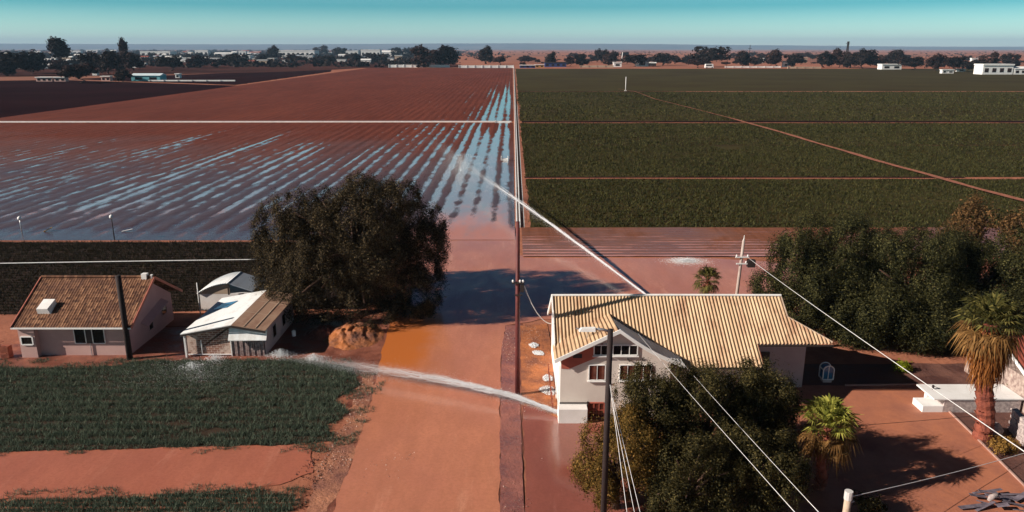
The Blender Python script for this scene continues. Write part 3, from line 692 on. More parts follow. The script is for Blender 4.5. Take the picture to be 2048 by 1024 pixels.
def palm(name, label, x, y, ht, r, skirt, nf, L_, fanr, seed, mats=('palm_green', 'palm_dry', 'palm_dead'), lean=0):
    o = empty(name, (x, y, 0), label, 'palm tree'); rnd = random.Random(seed); mb = MB(); k = 26
    pts = [Vector((.12*math.sin(i*.35)+lean*(i/k), .08*math.cos(i*.3), -.1+ht*i/k)) for i in range(k+1)]
    mb.tube(pts, [r*(1.15-.3*i/k)*(1.06 if i % 2 else .94) for i in range(k+1)], 12)
    for i in range(90):                                  # leaf-base stubs
        t = rnd.uniform(.05, 1); a = rnd.uniform(0, 2*PI); p = Vector((r*.9*math.cos(a)+lean*t, r*.9*math.sin(a), ht*t)); q = p+Vector((.16*math.cos(a), .16*math.sin(a), .16))
        mb.bar(p, q, .09, .03)
    mb.build('trunk', M['palm_bark'], o)
    top = (pts[-1].x, pts[-1].y, ht)
    fronds('crown', o, top, nf, R(88), R(8), L_, fanr, M[mats[0]], seed, .28)
    fronds('lower_fronds', o, (top[0], top[1], ht-.2), int(nf*.5), R(-5), R(-48), L_*.95, fanr, M[mats[1]], seed+1, .55)
    if skirt:
        v = []; f = []
        for i in range(170):
            az = rnd.uniform(0, 2*PI); t = rnd.uniform(0, 1); rr = r+.30+.75*(1-t)**1.2*rnd.uniform(.5, 1); z = ht-.5-skirt*t*.72
            fan(v, f, Vector((rr*.5*math.cos(az)+lean*(z/ht), rr*.5*math.sin(az), z+.5)), az, R(-62)-t*.3+rnd.uniform(-.15, .15), .6, .85, rnd, .85, 7)
        me = bpy.data.meshes.new('dead_fronds'); me.from_pydata([tuple(q) for q in v], [], f); link('dead_fronds', me, o, [M['palm_dead']])
    return o
palm('fan_palm', 'tall fan palm with a skirt of hanging dead fronds beside the driveway', 27.5, 39.4, 7.15, .44, 3.0, 46, 1.0, 1.05, 71, lean=-.8)
palm('fan_palm', 'small drooping palm with a lime green heart among the foreground trees', 15.9, 34.2, 3.6, .22, 0, 38, .85, .90, 72, ('palm_lime', 'palm_dry', 'palm_dead'))
palm('fan_palm', 'small dark palm showing just above the tan roof ridge', 16.5, 60.5, 3.2, .2, 0, 24, .65, .72, 73, ('palm_green', 'palm_green', 'palm_dead'))

# ------------------------------------------------------------------ house parts
def window(parent, o, ax, w_, h_, nm=1, pane='glass', frame='white_trim', t=.06, out=(0,-1,0), name='window', rows=0):
    """frame mesh with a pane child; o = lower-left corner on the wall face, ax = direction along wall"""
    o, ax, out = Vector(o), Vector(ax), Vector(out); up = Vector((0,0,1)); mb = MB()
    o = o+out*.03
    mb.bar(o, o+up*h_, t, .08, out); mb.bar(o+ax*w_, o+ax*w_+up*h_, t, .08, out)
    mb.bar(o+ax*t/2, o+ax*(w_-t/2), .09, t); mb.bar(o+ax*t/2+up*h_, o+ax*(w_-t/2)+up*h_, .08, t)
    for i in range(nm): q = o+ax*w_*(i+1)/(nm+1); mb.bar(q+up*t/2, q+up*(h_-t/2), t*.7, .06, out)
    for i in range(rows): q = o+up*h_*(i+1)/(rows+1); mb.bar(q+ax*t/2, q+ax*(w_-t/2), .05, t*.6)
    f = mb.build(name, M[frame], parent)
    MB().prism([o, o+ax*w_, o+ax*w_+up*h_, o+up*h_], out*-.02).build('pane', M[pane], f); return f
def rpanel(name, parent, xs, ylo, yhi, zf, period, amp, mat, steps=2, saw=0, sp=.36, axis='x'):
    """roof sheet as columns over x with ridges of given period, from ylo(x) to yhi(x)"""
    n = len(xs); X = np.zeros((n, steps)); Y = X.copy(); Z = X.copy()
    for i, x in enumerate(xs):
        y = np.linspace(ylo(x), yhi(x), steps); X[i] = x; Y[i] = y
        ph = (x/period) % 1.0
        c = amp*(abs(ph-.5)*4-1) if not saw else amp*math.cos(2*PI*ph)
        Z[i] = np.array([zf(x, q) for q in y])+c
        if saw: Z[i] += saw*(1-((y/sp) % 1.0))
    me = grid_mesh(name, X, Y, Z)
    return link(name, me, parent, [mat])

# ---------- main house
def main_house():
    ho = empty('main_house', (6.5, 46, 0), 'cream two storey house with corrugated tan roof, gable facing the flooded yard', 'house')
    off = Vector((-6.5, -46, 0))
    def B(mb, name, mat, parent=ho, **k):
        mb.v = [tuple(Vector(v)+off) for v in mb.v]; return mb.build(name, mat, parent, **k)
    YF, XL, XR, XG = 42.0, 2.95, 9.6, 6.42
    ZE, ZP = 4.0, 5.80
    # gable wing walls (front face as a pentagon, side walls)
    wb = MB().prism([(XL,YF,-.1),(XR,YF,-.1),(XR,YF,ZE-.1),(XG,YF,ZP-.12),(XL,YF,ZE-.1)], (0,.25,0))
    wb.box(XL, XL+.25, YF+.25, 52.2, -.1, 3.55); wb.box(XR-.25, XR, YF+.25, 43.4, -.1, 3.6)
    wl = B(wb, 'wall', M['wall_cream'])
    eg = MB().prism([(XL,43.0,3.55),(XL,52.2,3.55),(XL,47.4,5.95)], (.25,0,0)); B(eg, 'gable_wall', M['wall_white'])
    mb = MB().box(XL-.012, XL-.002, YF+.0, 52.2, -.1, 3.5); B(mb, 'side_wall', M['wall_white'])
    mw = MB().box(XR+.003, 15.0, 43.4, 43.65, -.1, 3.35); mw.box(14.75, 15.0, 43.65, 52, -.1, 3.9); B(mw, 'front_wall', M['wall_white'])
    ww = MB().box(15.003, 19.5, 46.3, 46.55, -.1, 4.0); ww.box(19.25, 19.5, 46.55, 51, -.1, 3.6); B(ww, 'wing_wall', M['wall_grey'])
    bk = MB().box(XL+.25, 19.25, 51.95, 52.2, -.1, 3.4); B(bk, 'rear_wall', M['wall_cream'])
    # red band painted for the left eave's shadow, then dark belt line, plinth
    B(MB().prism([(XL+.05,YF-.012,3.30),(XL+.5,YF-.012,3.28),(5.45,YF-.012,4.18),(5.45,YF-.012,4.95),(XL+.05,YF-.012,3.95)], (0,-.01,0)), 'gable_band', M['soffit'])
    B(MB().box(XL-.03, 4.65, YF-.05, YF-.002, .98, 1.06), 'belt_course', M['dark_trim'])
    B(MB().box(XL-.02, 4.62, YF-.06, YF-.003, -.1, .975), 'plinth', M['wall_white'])
    # windows
    z0 = 4.22; 
    for a, b, c, d, nm, pn in ((1188,1216,4.20,4.84,1,'glass'), (1226,1275,4.20,4.84,2,'glass'), (1179,1212,2.56,3.55,1,'glass_red'), (1241,1304,2.56,3.55,3,'glass_red')):
        x0 = P(a, 700, YF).x; x1 = P(b, 700, YF).x
        fr = window(ho, Vector((x0, YF, c))+off, (1,0,0), x1-x0, d-c, nm, pn, rows=0)
        if pn == 'glass_red':
            cb = MB()
            for k in range(nm+1):
                q0 = x0+(x1-x0)*(k+.55)/(nm+1); cb.prism([(q0,YF-.058,c+.06),(q0+.18,YF-.058,c+.06),(q0+.18,YF-.058,d-.06),(q0,YF-.058,d-.06)], (0,-.006,0))
            cb.v = [tuple(Vector(v)+off) for v in cb.v]; cb.build('curtain', M['curtain'], fr)
        B(MB().box(x0-.08, x1+.08, YF-.14, YF-.002, c-.10, c-.045), 'window_sill', M['white_trim'], fr)
    x0 = P(1146, 700, YF).x; B(MB().box(x0, x0+.55, YF-.045, YF-.026, 4.0, 4.26), 'vent', M['dark_trim'])
    d = window(ho, Vector((4.72, YF, .06))+off, (1,0,0), .95, .98, 2, 'glass_red', 'soffit', .07, name='door', rows=1)
    B(MB().box(4.60, 4.68, YF-.10, YF-.004, 0, 1.12), 'door_post', M['dark_trim'])
    lamp = MB().tube([(7.0,YF,3.92),(7.0,YF-.16,3.92),(7.12,YF-.22,3.86)], .05, 6); B(lamp, 'wall_lamp', M['dark_trim'])
    # main roof: z = plane through front eave and ridge
    ZF = lambda y: 3.2+.6*(y-42.5)
    rf = rpanel('roof', ho, np.arange(2.72, 15.43, .036)-6.5, lambda x: (42.45 if x+6.5 > 9.0 else 43.9)-46, lambda x: 47.4-46, lambda x, y: ZF(y+46), .225, .058, M['roof_tan'])
    wr = rpanel('wing_roof', ho, np.arange(15.43, 20.15, .036)-6.5, lambda x: 44.0-46, lambda x: (47.4 if x+6.5 < 17.85 else 45.9-(x+6.5-17.85)*.745)-46, lambda x, y: ZF(y+46)-.02, .225, .058, M['roof_tan'])
    bkf = rpanel('rear_roof', ho, np.arange(2.72, 17.9, .036)-6.5, lambda x: 47.4-46, lambda x: 52.6-46, lambda x, y: 6.14-.6*(y+46-47.4), .225, .058, M['roof_tan'])
    B(MB().tube([(2.6,47.4,6.17),(10,47.4,6.19),(17.9,47.4,6.17)], .085, 8), 'ridge_cap', M['white_trim'], rf)
    # gable roof (ridge sinks into the main roof)
    f_, k_ = (XG, 41.68, ZP+.12), (6.15, 46.0, 5.32)
    XE0, XE1 = 2.55, 10.35
    def zl(x, y):
        t = (y-f_[1])/(k_[1]-f_[1]); zr = f_[2]+(k_[2]-f_[2])*t; xr = f_[0]+(k_[0]-f_[0])*t
        s_ = (xr-x)/(xr-XE0); return zr-(zr-3.98)*s_
    def zr_(x, y):
        t = (y-f_[1])/(k_[1]-f_[1]); zr = f_[2]+(k_[2]-f_[2])*t; xr = f_[0]+(k_[0]-f_[0])*t
        s_ = (x-xr)/(XE1-xr); return zr-(zr-3.70)*s_ - .22*math.sin(PI*min(1, max(0, s_)))
    rpanel('gable_roof', ho, np.arange(XE0, XG-.02, .036)-6.5, lambda x: 41.68-46, lambda x: 44.1-46+(x+6.5-XE0)/(XG-XE0)*2.1, lambda x, y: zl(x+6.5, y+46), .225, .058, M['roof_tan'], 6)
    rpanel('gable_roof', ho, np.arange(XG-.02, XE1, .036)-6.5, lambda x: 41.68-46, lambda x: 46.1-46-(x+6.5-XG)/(XE1-XG)*3.2, lambda x, y: zr_(x+6.5, y+46), .225, .012, M['roof_white'], 6)
    # bargeboards
    bb = MB()
    n = 10
    pl = [(XE0+(XG-XE0)*i/n, 41.61, zl(XE0+(XG-XE0)*i/n, 41.68)) for i in range(n+1)]
    pr = [(XG+(XE1-XG)*i/n, 41.61, zr_(XG+(XE1-XG)*i/n, 41.68)) for i in range(n+1)]
    for q in (pl, pr):
        for a, b in zip(q[:-1], q[1:]): bb.hexa([(a[0],a[1],a[2]-.20),(b[0],b[1],b[2]-.20),(b[0],b[1]+.06,b[2]-.20),(a[0],a[1]+.06,a[2]-.20)], [(a[0],a[1],a[2]+.05),(b[0],b[1],b[2]+.05),(b[0],b[1]+.06,b[2]+.05),(a[0],a[1]+.06,a[2]+.05)])
    B(bb, 'bargeboard', M['white_trim'])
    sf = MB()
    for a, b in zip(pl[:-1], pl[1:]): sf.prism([(a[0],41.68,a[2]-.09),(b[0],41.68,b[2]-.09),(b[0],42.0,b[2]-.09),(a[0],42.0,a[2]-.09)], (0,0,-.03))
    for a, b in zip(pr[:-1], pr[1:]): sf.prism([(a[0],41.68,a[2]-.09),(b[0],41.68,b[2]-.09),(b[0],42.0,b[2]-.09),(a[0],42.0,a[2]-.09)], (0,0,-.03))
    B(sf, 'soffit', M['soffit'])
    # side bargeboards of the main roof, right verge, gutters
    sb = MB(); sb.bar((2.66,43.6,ZF(43.6)), (2.66,47.4,6.12), .07, .24); sb.bar((2.66,47.4,6.12), (2.66,52.6,3.0), .07, .24)
    B(sb, 'verge_board', M['white_trim'])
    vb = MB().prism([(15.44,42.5,3.16),(15.44,46.3,5.45),(15.44,46.3,4.1),(15.44,42.5,3.0)], (.05,0,0)); B(vb, 'verge_cladding', M['rust'])
    wv = MB().bar((17.9,47.4,6.1),(17.9,45.9,5.2),.06,.10); wv.bar((17.9,45.9,5.2),(20.22,44.13,4.16),.06,.10); B(wv, 'wing_verge_board', M['pole_tan'])
    gt = MB().bar((9.4,42.40,3.12), (15.4,42.40,3.12), .09, .09); gt.bar((15.5,43.95,3.98), (20.2,43.95,3.98), .09, .09); B(gt, 'gutter', M['dark_trim'])
    B(MB().box(15.3, 19.6, 46.18, 46.29, 3.5, 3.75), 'fascia', M['dark_trim'])
    B(MB().box(15.25, 17.1, 46.20, 46.295, -.05, 2.6), 'porch_door', M['dark_trim'])
    # roof antenna with little cross pieces, service box on the side wall
    an = MB()
    an.tube([(4.6,43.0,4.6),(4.6,43.0,5.6)], .025, 6); an.bar((3.9,43.0,5.5), (5.4,43.0,5.5), .05, .05)
    for k in range(6): an.bar((4.0+.26*k,42.7,5.5), (4.0+.26*k,43.3,5.5), .025, .025)
    B(an, 'antenna', M['steel'])
    sv = MB().box(2.74, 2.93, 47.0, 47.5, 2.5, 3.2); sv.tube([(2.85,47.2,3.2),(2.85,47.2,4.3)], .04, 6); B(sv, 'service_box', M['white_trim']); B(MB().tube([(2.88,44.6,0),(2.88,44.6,3.4)], .04, 6), 'drainpipe', M['white_trim'])
    pip = MB().tube([(2.86,42.2,0),(2.86,42.2,3.4)], .045, 6); B(pip, 'drainpipe', M['white_trim']); B(MB().tube([(10.0,42.3,0),(10.0,42.3,3.3)], .05, 6), 'drainpipe', M['white_trim'])
main_house()
st = MB().box(2.82, 4.58, 41.25, 41.92, -.05, .955).build('concrete_step', M['wall_white'], bevel=.02)  # white block added in place of the plinth's reflection in the water
tag(st, 'low white concrete block against the foot of the cream gable', 'step')
pf = MB()
for i in range(9): q = Vector((2.55, 42.6+i*.75, 0)); pf.bar(q, q+Vector((0,0,.7)), .06, .06)
for z in (.25, .6): pf.bar((2.55,42.6,z), (2.55,48.6,z), .04, .04)
tag(pf.build('side_fence', M['rust']), 'low rusty rail fence along the white side wall of the cream house', 'fence')

# ---------- left tiled house
def tile_house():
    X0, X1, Y0, Y1 = -36.15, -28.4, 51.8, 59.3
    ho = empty('tile_house', (-32, 55.5, 0), 'pinkish bungalow with a speckled clay tile roof behind a dark pole', 'house'); off = Vector((32, -55.5, 0))
    def B(mb, name, mat, parent=ho, **k):
        mb.v = [tuple(Vector(v)+off) for v in mb.v]; return mb.build(name, mat, parent, **k)
    ZE, ZR, YR = 2.42, 4.92, 55.5
    B(MB().box(X0+1.2, X1, Y0, Y0+.2, -.1, ZE+.1), 'wall', M['wall_pink'])
    rw = MB().prism([(X1,Y0+.2,-.1),(X1,Y1,-.1),(X1,Y1,ZE),(X1,YR,ZR-.15),(X1,Y0+.2,ZE+.1)], (-.2,0,0)); B(rw, 'gable_wall', M['wall_rose'])
    B(MB().prism([(X0,Y0+.4,-.1),(X0,Y1,-.1),(X0,Y1,ZE),(X0,YR,ZR-.15),(X0,Y0+.4,ZE+.1)], (.2,0,0)), 'gable_wall', M['wall_rose'])
    B(MB().box(X0+.2, X1-.2, Y1-.2, Y1, -.1, ZE), 'rear_wall', M['wall_rose'])
    # projecting panel left with window
    B(MB().box(X0+.02, X0+1.2, Y0-.45, Y0+.3, -.1, 2.25), 'porch_wall', M['wall_pink'])
    window(ho, Vector((X0+.18, Y0-.45, 1.05))+off, (1,0,0), .85, .62, 0, 'glass', t=.09)
    for a, b in ((149,171), (185,209)):
        x0 = P(a, 670, Y0).x; x1 = P(b, 670, Y0).x
        window(ho, Vector((x0, Y0, .98))+off, (1,0,0), x1-x0, 1.30, 0, 'glass', t=.05)
    B(MB().box(P(172,670,Y0).x, P(183,670,Y0).x, Y0-.05, Y0-.004, .98, 2.28), 'shutter', M['dark_trim'])
    dp = MB().tube([(-31.2,Y0-.06,0),(-31.2,Y0-.06,1.0)], .035, 6); B(dp, 'drainpipe', M['steel'])
    window(ho, Vector((X1, 55.0, .7))+off, (0,1,0), .7, 1.2, 0, 'glass', 'wall_rose', out=(1,0,0))
    window(ho, Vector((X1, 57.3, 1.1))+off, (0,1,0), .9, .9, 0, 'glass', 'wall_rose', out=(1,0,0))
    awn = MB().prism([(X1+.002,53.9,1.75),(X1+.002,57.6,2.5),(X1+.55,57.6,2.2),(X1+.55,53.9,1.45)], (0,0,.05)); B(awn, 'lean_to_roof', M['wall_rose'])
    zf = lambda y: ZE+(y-51.15)*(ZR-ZE)/(YR-51.15)
    xs = np.arange(X0-.25, X1+.72, .04)+32
    rf = rpanel('roof', ho, xs, lambda x: 51.15-55.5, lambda x: YR-55.5, lambda x, y: zf(y+55.5), .20, .022, M['tiles'], 160, .035, .25)
    rpanel('rear_roof', ho, xs, lambda x: YR-55.5, lambda x: 59.9-55.5, lambda x, y: ZR-(y+55.5-YR)*(ZR-ZE)/4.35, .20, .022, M['tiles'], 30, .03, .25)
    B(MB().tube([(X0-.25,YR,ZR+.07),(X1+.72,YR,ZR+.07)], .10, 8), 'ridge_tiles', M['tiles'], rf)
    br = simple('barge_red', (.50,.16,.11), None, 2, .7)
    vb = MB().bar((X1+.74,51.1,ZE+.0), (X1+.74,YR,ZR+.0), .06, .2); vb.bar((X1+.74,YR,ZR), (X1+.74,59.9,ZE-.05), .06, .2); B(vb, 'bargeboard', br)
    B(MB().bar((X0-.28,51.1,ZE), (X0-.28,YR,ZR), .06, .2), 'bargeboard', br)
    B(MB().bar((X0-.25,51.08,ZE-.02), (X1+.72,51.08,ZE-.02), .09, .1), 'gutter', M['white_trim'])
    sk = MB().hexa([(-35.05,52.3,3.02),(-34.1,52.3,3.02),(-34.1,53.2,3.55),(-35.05,53.2,3.55)], [(-35.05,52.2,3.50),(-34.25,52.2,3.50),(-34.1,53.1,3.98),(-34.95,53.1,3.98)])
    B(sk, 'skylight', M['white_trim'])
    B(MB().box(-28.6,-28.2,55.3,55.7,4.8,5.25), 'vent_pipe', M['white_trim'], rf); B(MB().box(-27.95,-27.8,55.4,55.6,4.7,5.15), 'vent_pipe', M['white_trim'], rf)
tile_house()
# junk at the left corner of that house
jk = MB().box(-37.6,-37.0,51.2,51.7,0,.9); jk.tube([(-37.6,51.3,.9),(-37.5,51.2,1.3),(-37.2,51.2,1.35)], .04, 6); jk.bar((-37.9,50.9,.4),(-36.9,50.9,.5),.08,.08)
tag(jk.build('garden_trolley', M['rust']), 'rusty little garden trolley at the left corner of the tiled bungalow', 'trolley')

# ---------- white roofed shed
def shed():
    X0, X1, Y0, Y1, XR = -24.1, -18.3, 51.7, 59.2, -20.45
    ho = empty('garden_shed', (-21, 55, 0), 'low shed with white sheet roof, brown panelled slope and old brick front', 'shed'); off = Vector((21, -55, 0))
    def B(mb, name, mat, parent=ho, **k):
        mb.v = [tuple(Vector(v)+off) for v in mb.v]; return mb.build(name, mat, parent, **k)
    ZL, ZR, ZRt = 1.85, 2.55, 2.15
    fx = -20.75
    B(MB().prism([(X0+.1,Y0,-.1),(fx,Y0,-.1),(fx,Y0,ZR-.15),(XR,Y0,ZR-.12),(X0+.1,Y0,ZL)], (0,.2,0)), 'brick_wall', M['brick'])
    pk = MB()
    for i in range(17):
        x = fx+.05+i*.14; pk.box(x, x+.115, Y0-.02-.02*(i % 3), Y0+.05, -.1, 1.28+.03*((i*7) % 4))
    B(pk, 'plank_wall', M['planks'])
    B(MB().box(fx+.01, X1-.05, Y0+.06, Y0+.2, -.1, 2.1), 'backing_wall', M['dark_trim'])
    B(MB().hexa([(fx-.02,Y0-.50,1.38),(X1+.3,Y0-.42,1.38),(X1+.3,Y0+.04,2.04),(fx-.02,Y0+.04,2.28)], [(fx-.02,Y0-.50,1.43),(X1+.3,Y0-.42,1.43),(X1+.3,Y0+.04,2.09),(fx-.02,Y0+.04,2.33)]), 'awning', M['roof_white'])
    B(MB().box(X1-.2, X1, Y0+.2, Y1, -.1, ZRt-.1), 'side_wall', M['wall_grey'])
    B(MB().box(X0+.1, X0+.3, Y0+.2, Y1, -.1, ZL-.05), 'side_wall', M['wall_white'])
    B(MB().prism([(X0+.3,Y1,-.1),(X1-.2,Y1,-.1),(X1-.2,Y1,ZRt-.1),(XR,Y1,ZR-.1),(X0+.3,Y1,ZL)], (0,-.2,0)), 'rear_wall', M['wall_grey'])
    B(MB().box(X0+.02, X0+.14, Y0-.35, Y0-.2, -.1, ZL), 'corner_post', M['white_trim'])
    rail = MB(); rail.bar((X0+.1,Y0-.05,.15),(fx,Y0-.05,.15),.06,.06); rail.bar((-22.95,Y0-.05,.15),(-22.95,Y0-.05,1.3),.06,.06); rail.bar((fx,Y0-.06,0),(fx,Y0-.06,2.2),.07,.07); B(rail, 'frame', M['white_trim'])
    B(MB().hexa([(X0-.15,Y0-.4,ZL-.02),(XR,Y0-.4,ZR),(XR,Y1+.3,ZR),(X0-.15,Y1+.3,ZL-.02)], [(X0-.15,Y0-.4,ZL+.04),(XR,Y0-.4,ZR+.06),(XR,Y1+.3,ZR+.06),(X0-.15,Y1+.3,ZL+.04)]), 'roof', M['roof_white'])
    rr = B(MB().hexa([(XR+.003,Y0-.4,ZR),(X1+.3,Y0-.4,ZRt-.02),(X1+.3,Y1+.3,ZRt-.02),(XR+.003,Y1+.3,ZR)], [(XR+.003,Y0-.4,ZR+.055),(X1+.3,Y0-.4,ZRt+.035),(X1+.3,Y1+.3,ZRt+.035),(XR+.003,Y1+.3,ZR+.055)]), 'panel_roof', M['roof_panel'])
    sm = MB()
    for t in (.36, .70): x = XR+(X1+.3-XR)*t; z = ZR+(ZRt-ZR)*t+.065; sm.bar((x,Y0-.38,z),(x,Y1+.28,z),.05,.02)
    for y in (54.2, 56.8): sm.bar((XR+.05,y,ZR+.065),(X1+.28,y,ZRt+.05),.04,.02)
    B(sm, 'seam', M['pole_tan'], rr)
    fb = MB(); fb.bar((X0-.15,Y0-.43,ZL-.10),(XR,Y0-.43,ZR-.08),.05,.14); fb.bar((XR,Y0-.43,ZR-.08),(X1+.3,Y0-.43,ZRt-.1),.05,.14); B(fb, 'fascia', M['dark_trim'])
    zz = lambda x: ZL+(ZR-ZL)*(x-X0+.15)/(XR-X0+.15)+.06
    B(MB().hexa([(-23.7,56.2,zz(-23.7)),(-22.6,56.2,zz(-22.6)),(-22.2,57.6,zz(-22.2)),(-23.4,57.6,zz(-23.4))], [(-23.7,56.2,zz(-23.7)+.03),(-22.6,56.2,zz(-22.6)+.03),(-22.2,57.6,zz(-22.2)+.03),(-23.4,57.6,zz(-23.4)+.03)]), 'skylight', M['glass_blue'])
    for y in (53.6, 56.0): window(ho, Vector((X1, y, .6))+off, (0,1,0), .9, 1.0, 0, 'glass', 'wall_grey', out=(1,0,0))
shed()
# tank shed behind
def back_shed():
    ho = empty('store_hut', (-25, 63.2, 0), 'small hut with a curved white roof and grey blue side panel behind the shed', 'hut')
    x0, xm, x1 = -2.1, .55, 2.5
    mb = MB().box(x0, x1, -1.4, 1.6, -.1, 1.55); mb.build('wall', M['wall_white'], ho)
    n = 14; pr = []
    for i in range(n+1):
        t = i/n; pr.append((x0-.15+(xm-x0+.15)*t, -1.6, 1.55+.95*math.sin(t*PI/2)**.9))
    mb = MB()
    for a, b in zip(pr[:-1], pr[1:]): mb.hexa([(a[0],-1.6,a[2]),(b[0],-1.6,b[2]),(b[0],1.8,b[2]),(a[0],1.8,a[2])], [(a[0],-1.6,a[2]+.05),(b[0],-1.6,b[2]+.05),(b[0],1.8,b[2]+.05),(a[0],1.8,a[2]+.05)])
    mb.build('roof', M['roof_white'], ho, True)
    MB().hexa([(xm+.01,-1.6,2.45),(x1+.1,-1.6,1.75),(x1+.1,1.8,1.75),(xm+.01,1.8,2.45)], [(xm+.01,-1.6,2.51),(x1+.1,-1.6,1.81),(x1+.1,1.8,1.81),(xm+.01,1.8,2.51)]).build('panel_roof', M['roof_bluegrey'], ho)
    MB().bar((xm,-1.66,1.5),(xm,-1.66,2.5),.10,.10).build('post', M['dark_trim'], ho)
    MB().prism([(x0,-1.41,1.5),(xm,-1.41,1.5),(xm,-1.41,2.4),(x0+1.0,-1.41,2.1)], (0,.05,0)).build('gable', M['tan_wall'], ho)
back_shed()
b = MB().box(-1.5,1.5,-.9,.9,-.02,.06); o = b.build('paving_slab', M['track']); o.location = (-27.0, 58.6, 0); tag(o, 'reddish paving slab between the bungalow and the white roofed shed', 'paving slab')
jug = MB().tube([(0,0,0),(0,0,.42),(0,0,.5)], [.16,.16,.07], 10).build('water_drum', M['white_paint']); g = G(588, 672); jug.location = (g.x, g.y, 0); tag(jug, 'little white drum in the shade right of the brick fronted shed', 'drum')

# ---------- house at the right frame edge
def right_house():
    ho = empty('stone_house', (35, 43, 0), 'stone walled house with a rusty red roof, cut by the right frame edge', 'house')
    x0 = -3.0
    st = simple('rubble_stone', (.50,.40,.34), (.17,.11,.10), 3.2, .9, .2, .9, 5)
    MB().box(x0, 4, -1.0, 6.0, -.1, 2.2).build('wall', st, ho)
    rpanel('roof', ho, np.arange(x0-.4, 4.4, .05), lambda x: -1.4, lambda x: 2.6, lambda x, y: 2.2+(y+1.4)*.45, .3, .03, M['red_roof'])
    MB().bar((x0-.42,-1.45,2.2),(x0-.42,2.6,4.0),.07,.2).build('bargeboard', M['white_trim'], ho)
    MB().bar((x0-.4,-1.45,2.15),(4.4,-1.45,2.15),.1,.12).build('gutter', M['white_trim'], ho)
    window(ho, (x0+1.0,-1.0,.8), (1,0,0), 1.0, .9, 1)
    return ho
right_house()
sw = MB(); rnd = random.Random(4)
a, b_ = G(2022, 860), G(2085, 930)
for i in range(14):
    for j in range(7):
        p = a.lerp(b_, (i+(.5 if j % 2 else 0))/14); s_ = rnd.uniform(.8, 1.15)
        sw.box(p.x-.16*s_, p.x+.16*s_, p.y-.14*s_, p.y+.14*s_, j*.2, j*.2+.185)
tag(sw.build('stone_wall', M['gravel_face'], bevel=.02), 'dry stone garden wall running off at the right frame edge', 'wall')

# ---------- low white tank, meter post, kiosk bin
tk = empty('concrete_tank', (29.2, 43.7, 0), 'low white topped concrete tank beside the tall palm trunk', 'tank')
MB().box(-2.2, 2.6, -1.0, 1.0, -.05, .88).build('wall', M['gravel_face'], tk)
MB().box(-2.9, 2.7, -1.06, 1.06, .883, .97).build('lid', M['concrete_white'], tk)
MB().box(-3.5, -2.21, -1.0, .2, -.05, .45).build('step', M['concrete_white'], tk, bevel=.02)
mp = empty('meter_post', tuple(G(1861, 806)), 'dark meter post with white boxes at the left end of the low tank', 'post')
MB().bar((0,0,0),(0,0,1.25),.10,.10).build('post', M['pole_dark'], mp)
MB().box(-.42,-.06,-.12,.12,.25,.75).box(.06,.25,-.1,.1,.5,.85).build('meter_box', M['white_trim'], mp, bevel=.01)
MB().tube([(0,0,1.2),(.35,0,1.05),(.55,.1,.5)], .02, 5).build('cable_loop', M['rubber'], mp)
kb_ = empty('glass_kiosk', tuple(G(1651, 762)), 'small round topped blue glass cabinet standing in the shade right of the cream house', 'cabinet')
pr = [(-.36,0,.25),(.36,0,.25)]+[(.36*math.cos(t), 0, .95+.30*math.sin(t)) for t in np.linspace(0, PI, 9)]
MB().prism([(x*.88, -.28, .29+(z-.25)*.90) for x, _, z in pr], (0,.56,0)).build('glass_body', M['glass_blue'], kb_)
fm = MB()
for y in (-.31, .31):
    for q0, q1 in zip(pr, pr[1:]+pr[:1]): fm.bar((q0[0],y,q0[2]),(q1[0],y,q1[2]),.06,.06)
for x in (-.36, .36): fm.bar((x,-.31,.25),(x,.31,.25),.06,.06); fm.bar((x,-.31,.95),(x,.31,.95),.05,.05)
fm.bar((0,-.31,.28),(0,-.31,1.2),.04,.04); fm.build('frame', M['white_trim'], kb_)
MB().box(-.30,.30,-.26,.26,0,.215).build('base', M['wall_grey'], kb_)

# ---------- mound, timbers, debris
def mound(name, label, cat, x, y, rx, ry, h, mat, seed, rot=0):
    n = 90; u = np.linspace(-1, 1, n); U, W = np.meshgrid(u, u, indexing='ij'); r = np.sqrt(U*U+W*W)
    q = U*1.1+W*.55
    Z = h*np.clip(1-r**1.5+.5*(fnoise(U*2+9, W*2, seed+2, 4)-.5), -.15, 1)*(.30+.20*np.abs(np.sin(q*7.5+5*fnoise(U*2.2, W*2.2, seed+1, 4)))+1.15*fnoise(U*5+4, W*5+1, seed, 6))
    o = link(name, grid_mesh(name, U*rx, W*ry, Z, False), None, [mat]); o.location = (x, y, -.02); o.rotation_euler = (0, 0, rot); return tag(o, label, cat)
g = G(708, 672); mound('earth_mound', 'heap of orange earth on the left road edge below the huge tree', 'earth mound', g.x, g.y+.2, 2.4, 3.2, .55, M['mound_earth'], 91)
g = G(640, 668); mound('earth_mound', 'flatter dark earth heap between the ridged orange heap and the white roofed shed', 'earth mound', g.x, g.y+.3, 1.5, 1.8, .4, M['mud'], 95)
dk_ = MB(); rnd = random.Random(12)
for i in range(34):
    p = G(rnd.uniform(1890, 2060), rnd.uniform(985, 1060)); a = rnd.uniform(-.5, .5); l_ = rnd.uniform(.5, 1.8)
    dk_.bar(p+Vector((0,0,rnd.uniform(.05,.35))), p+Vector((l_*math.cos(a), l_*math.sin(a), rnd.uniform(.05,.4))), rnd.uniform(.06,.30), .02)
tag(dk_.build('debris_pile', simple('grey_scrap', (.20,.17,.20), (.07,.055,.07), 3, .6, .4)), 'flat pile of grey scrap boards on the driveway in the bottom right corner', 'debris')
g = G(1975, 1012); rk = MB().tube([(0,0,0),(.1,0,.2),(.35,.05,.3),(.55,.05,.15)], [.08,.14,.11,.05], 8).build('pale_stone', M['gravel_face'], None, True); rk.location = g+Vector((0,0,.3)); tag(rk, 'pale rounded stone lying on the grey scrap boards', 'stone')
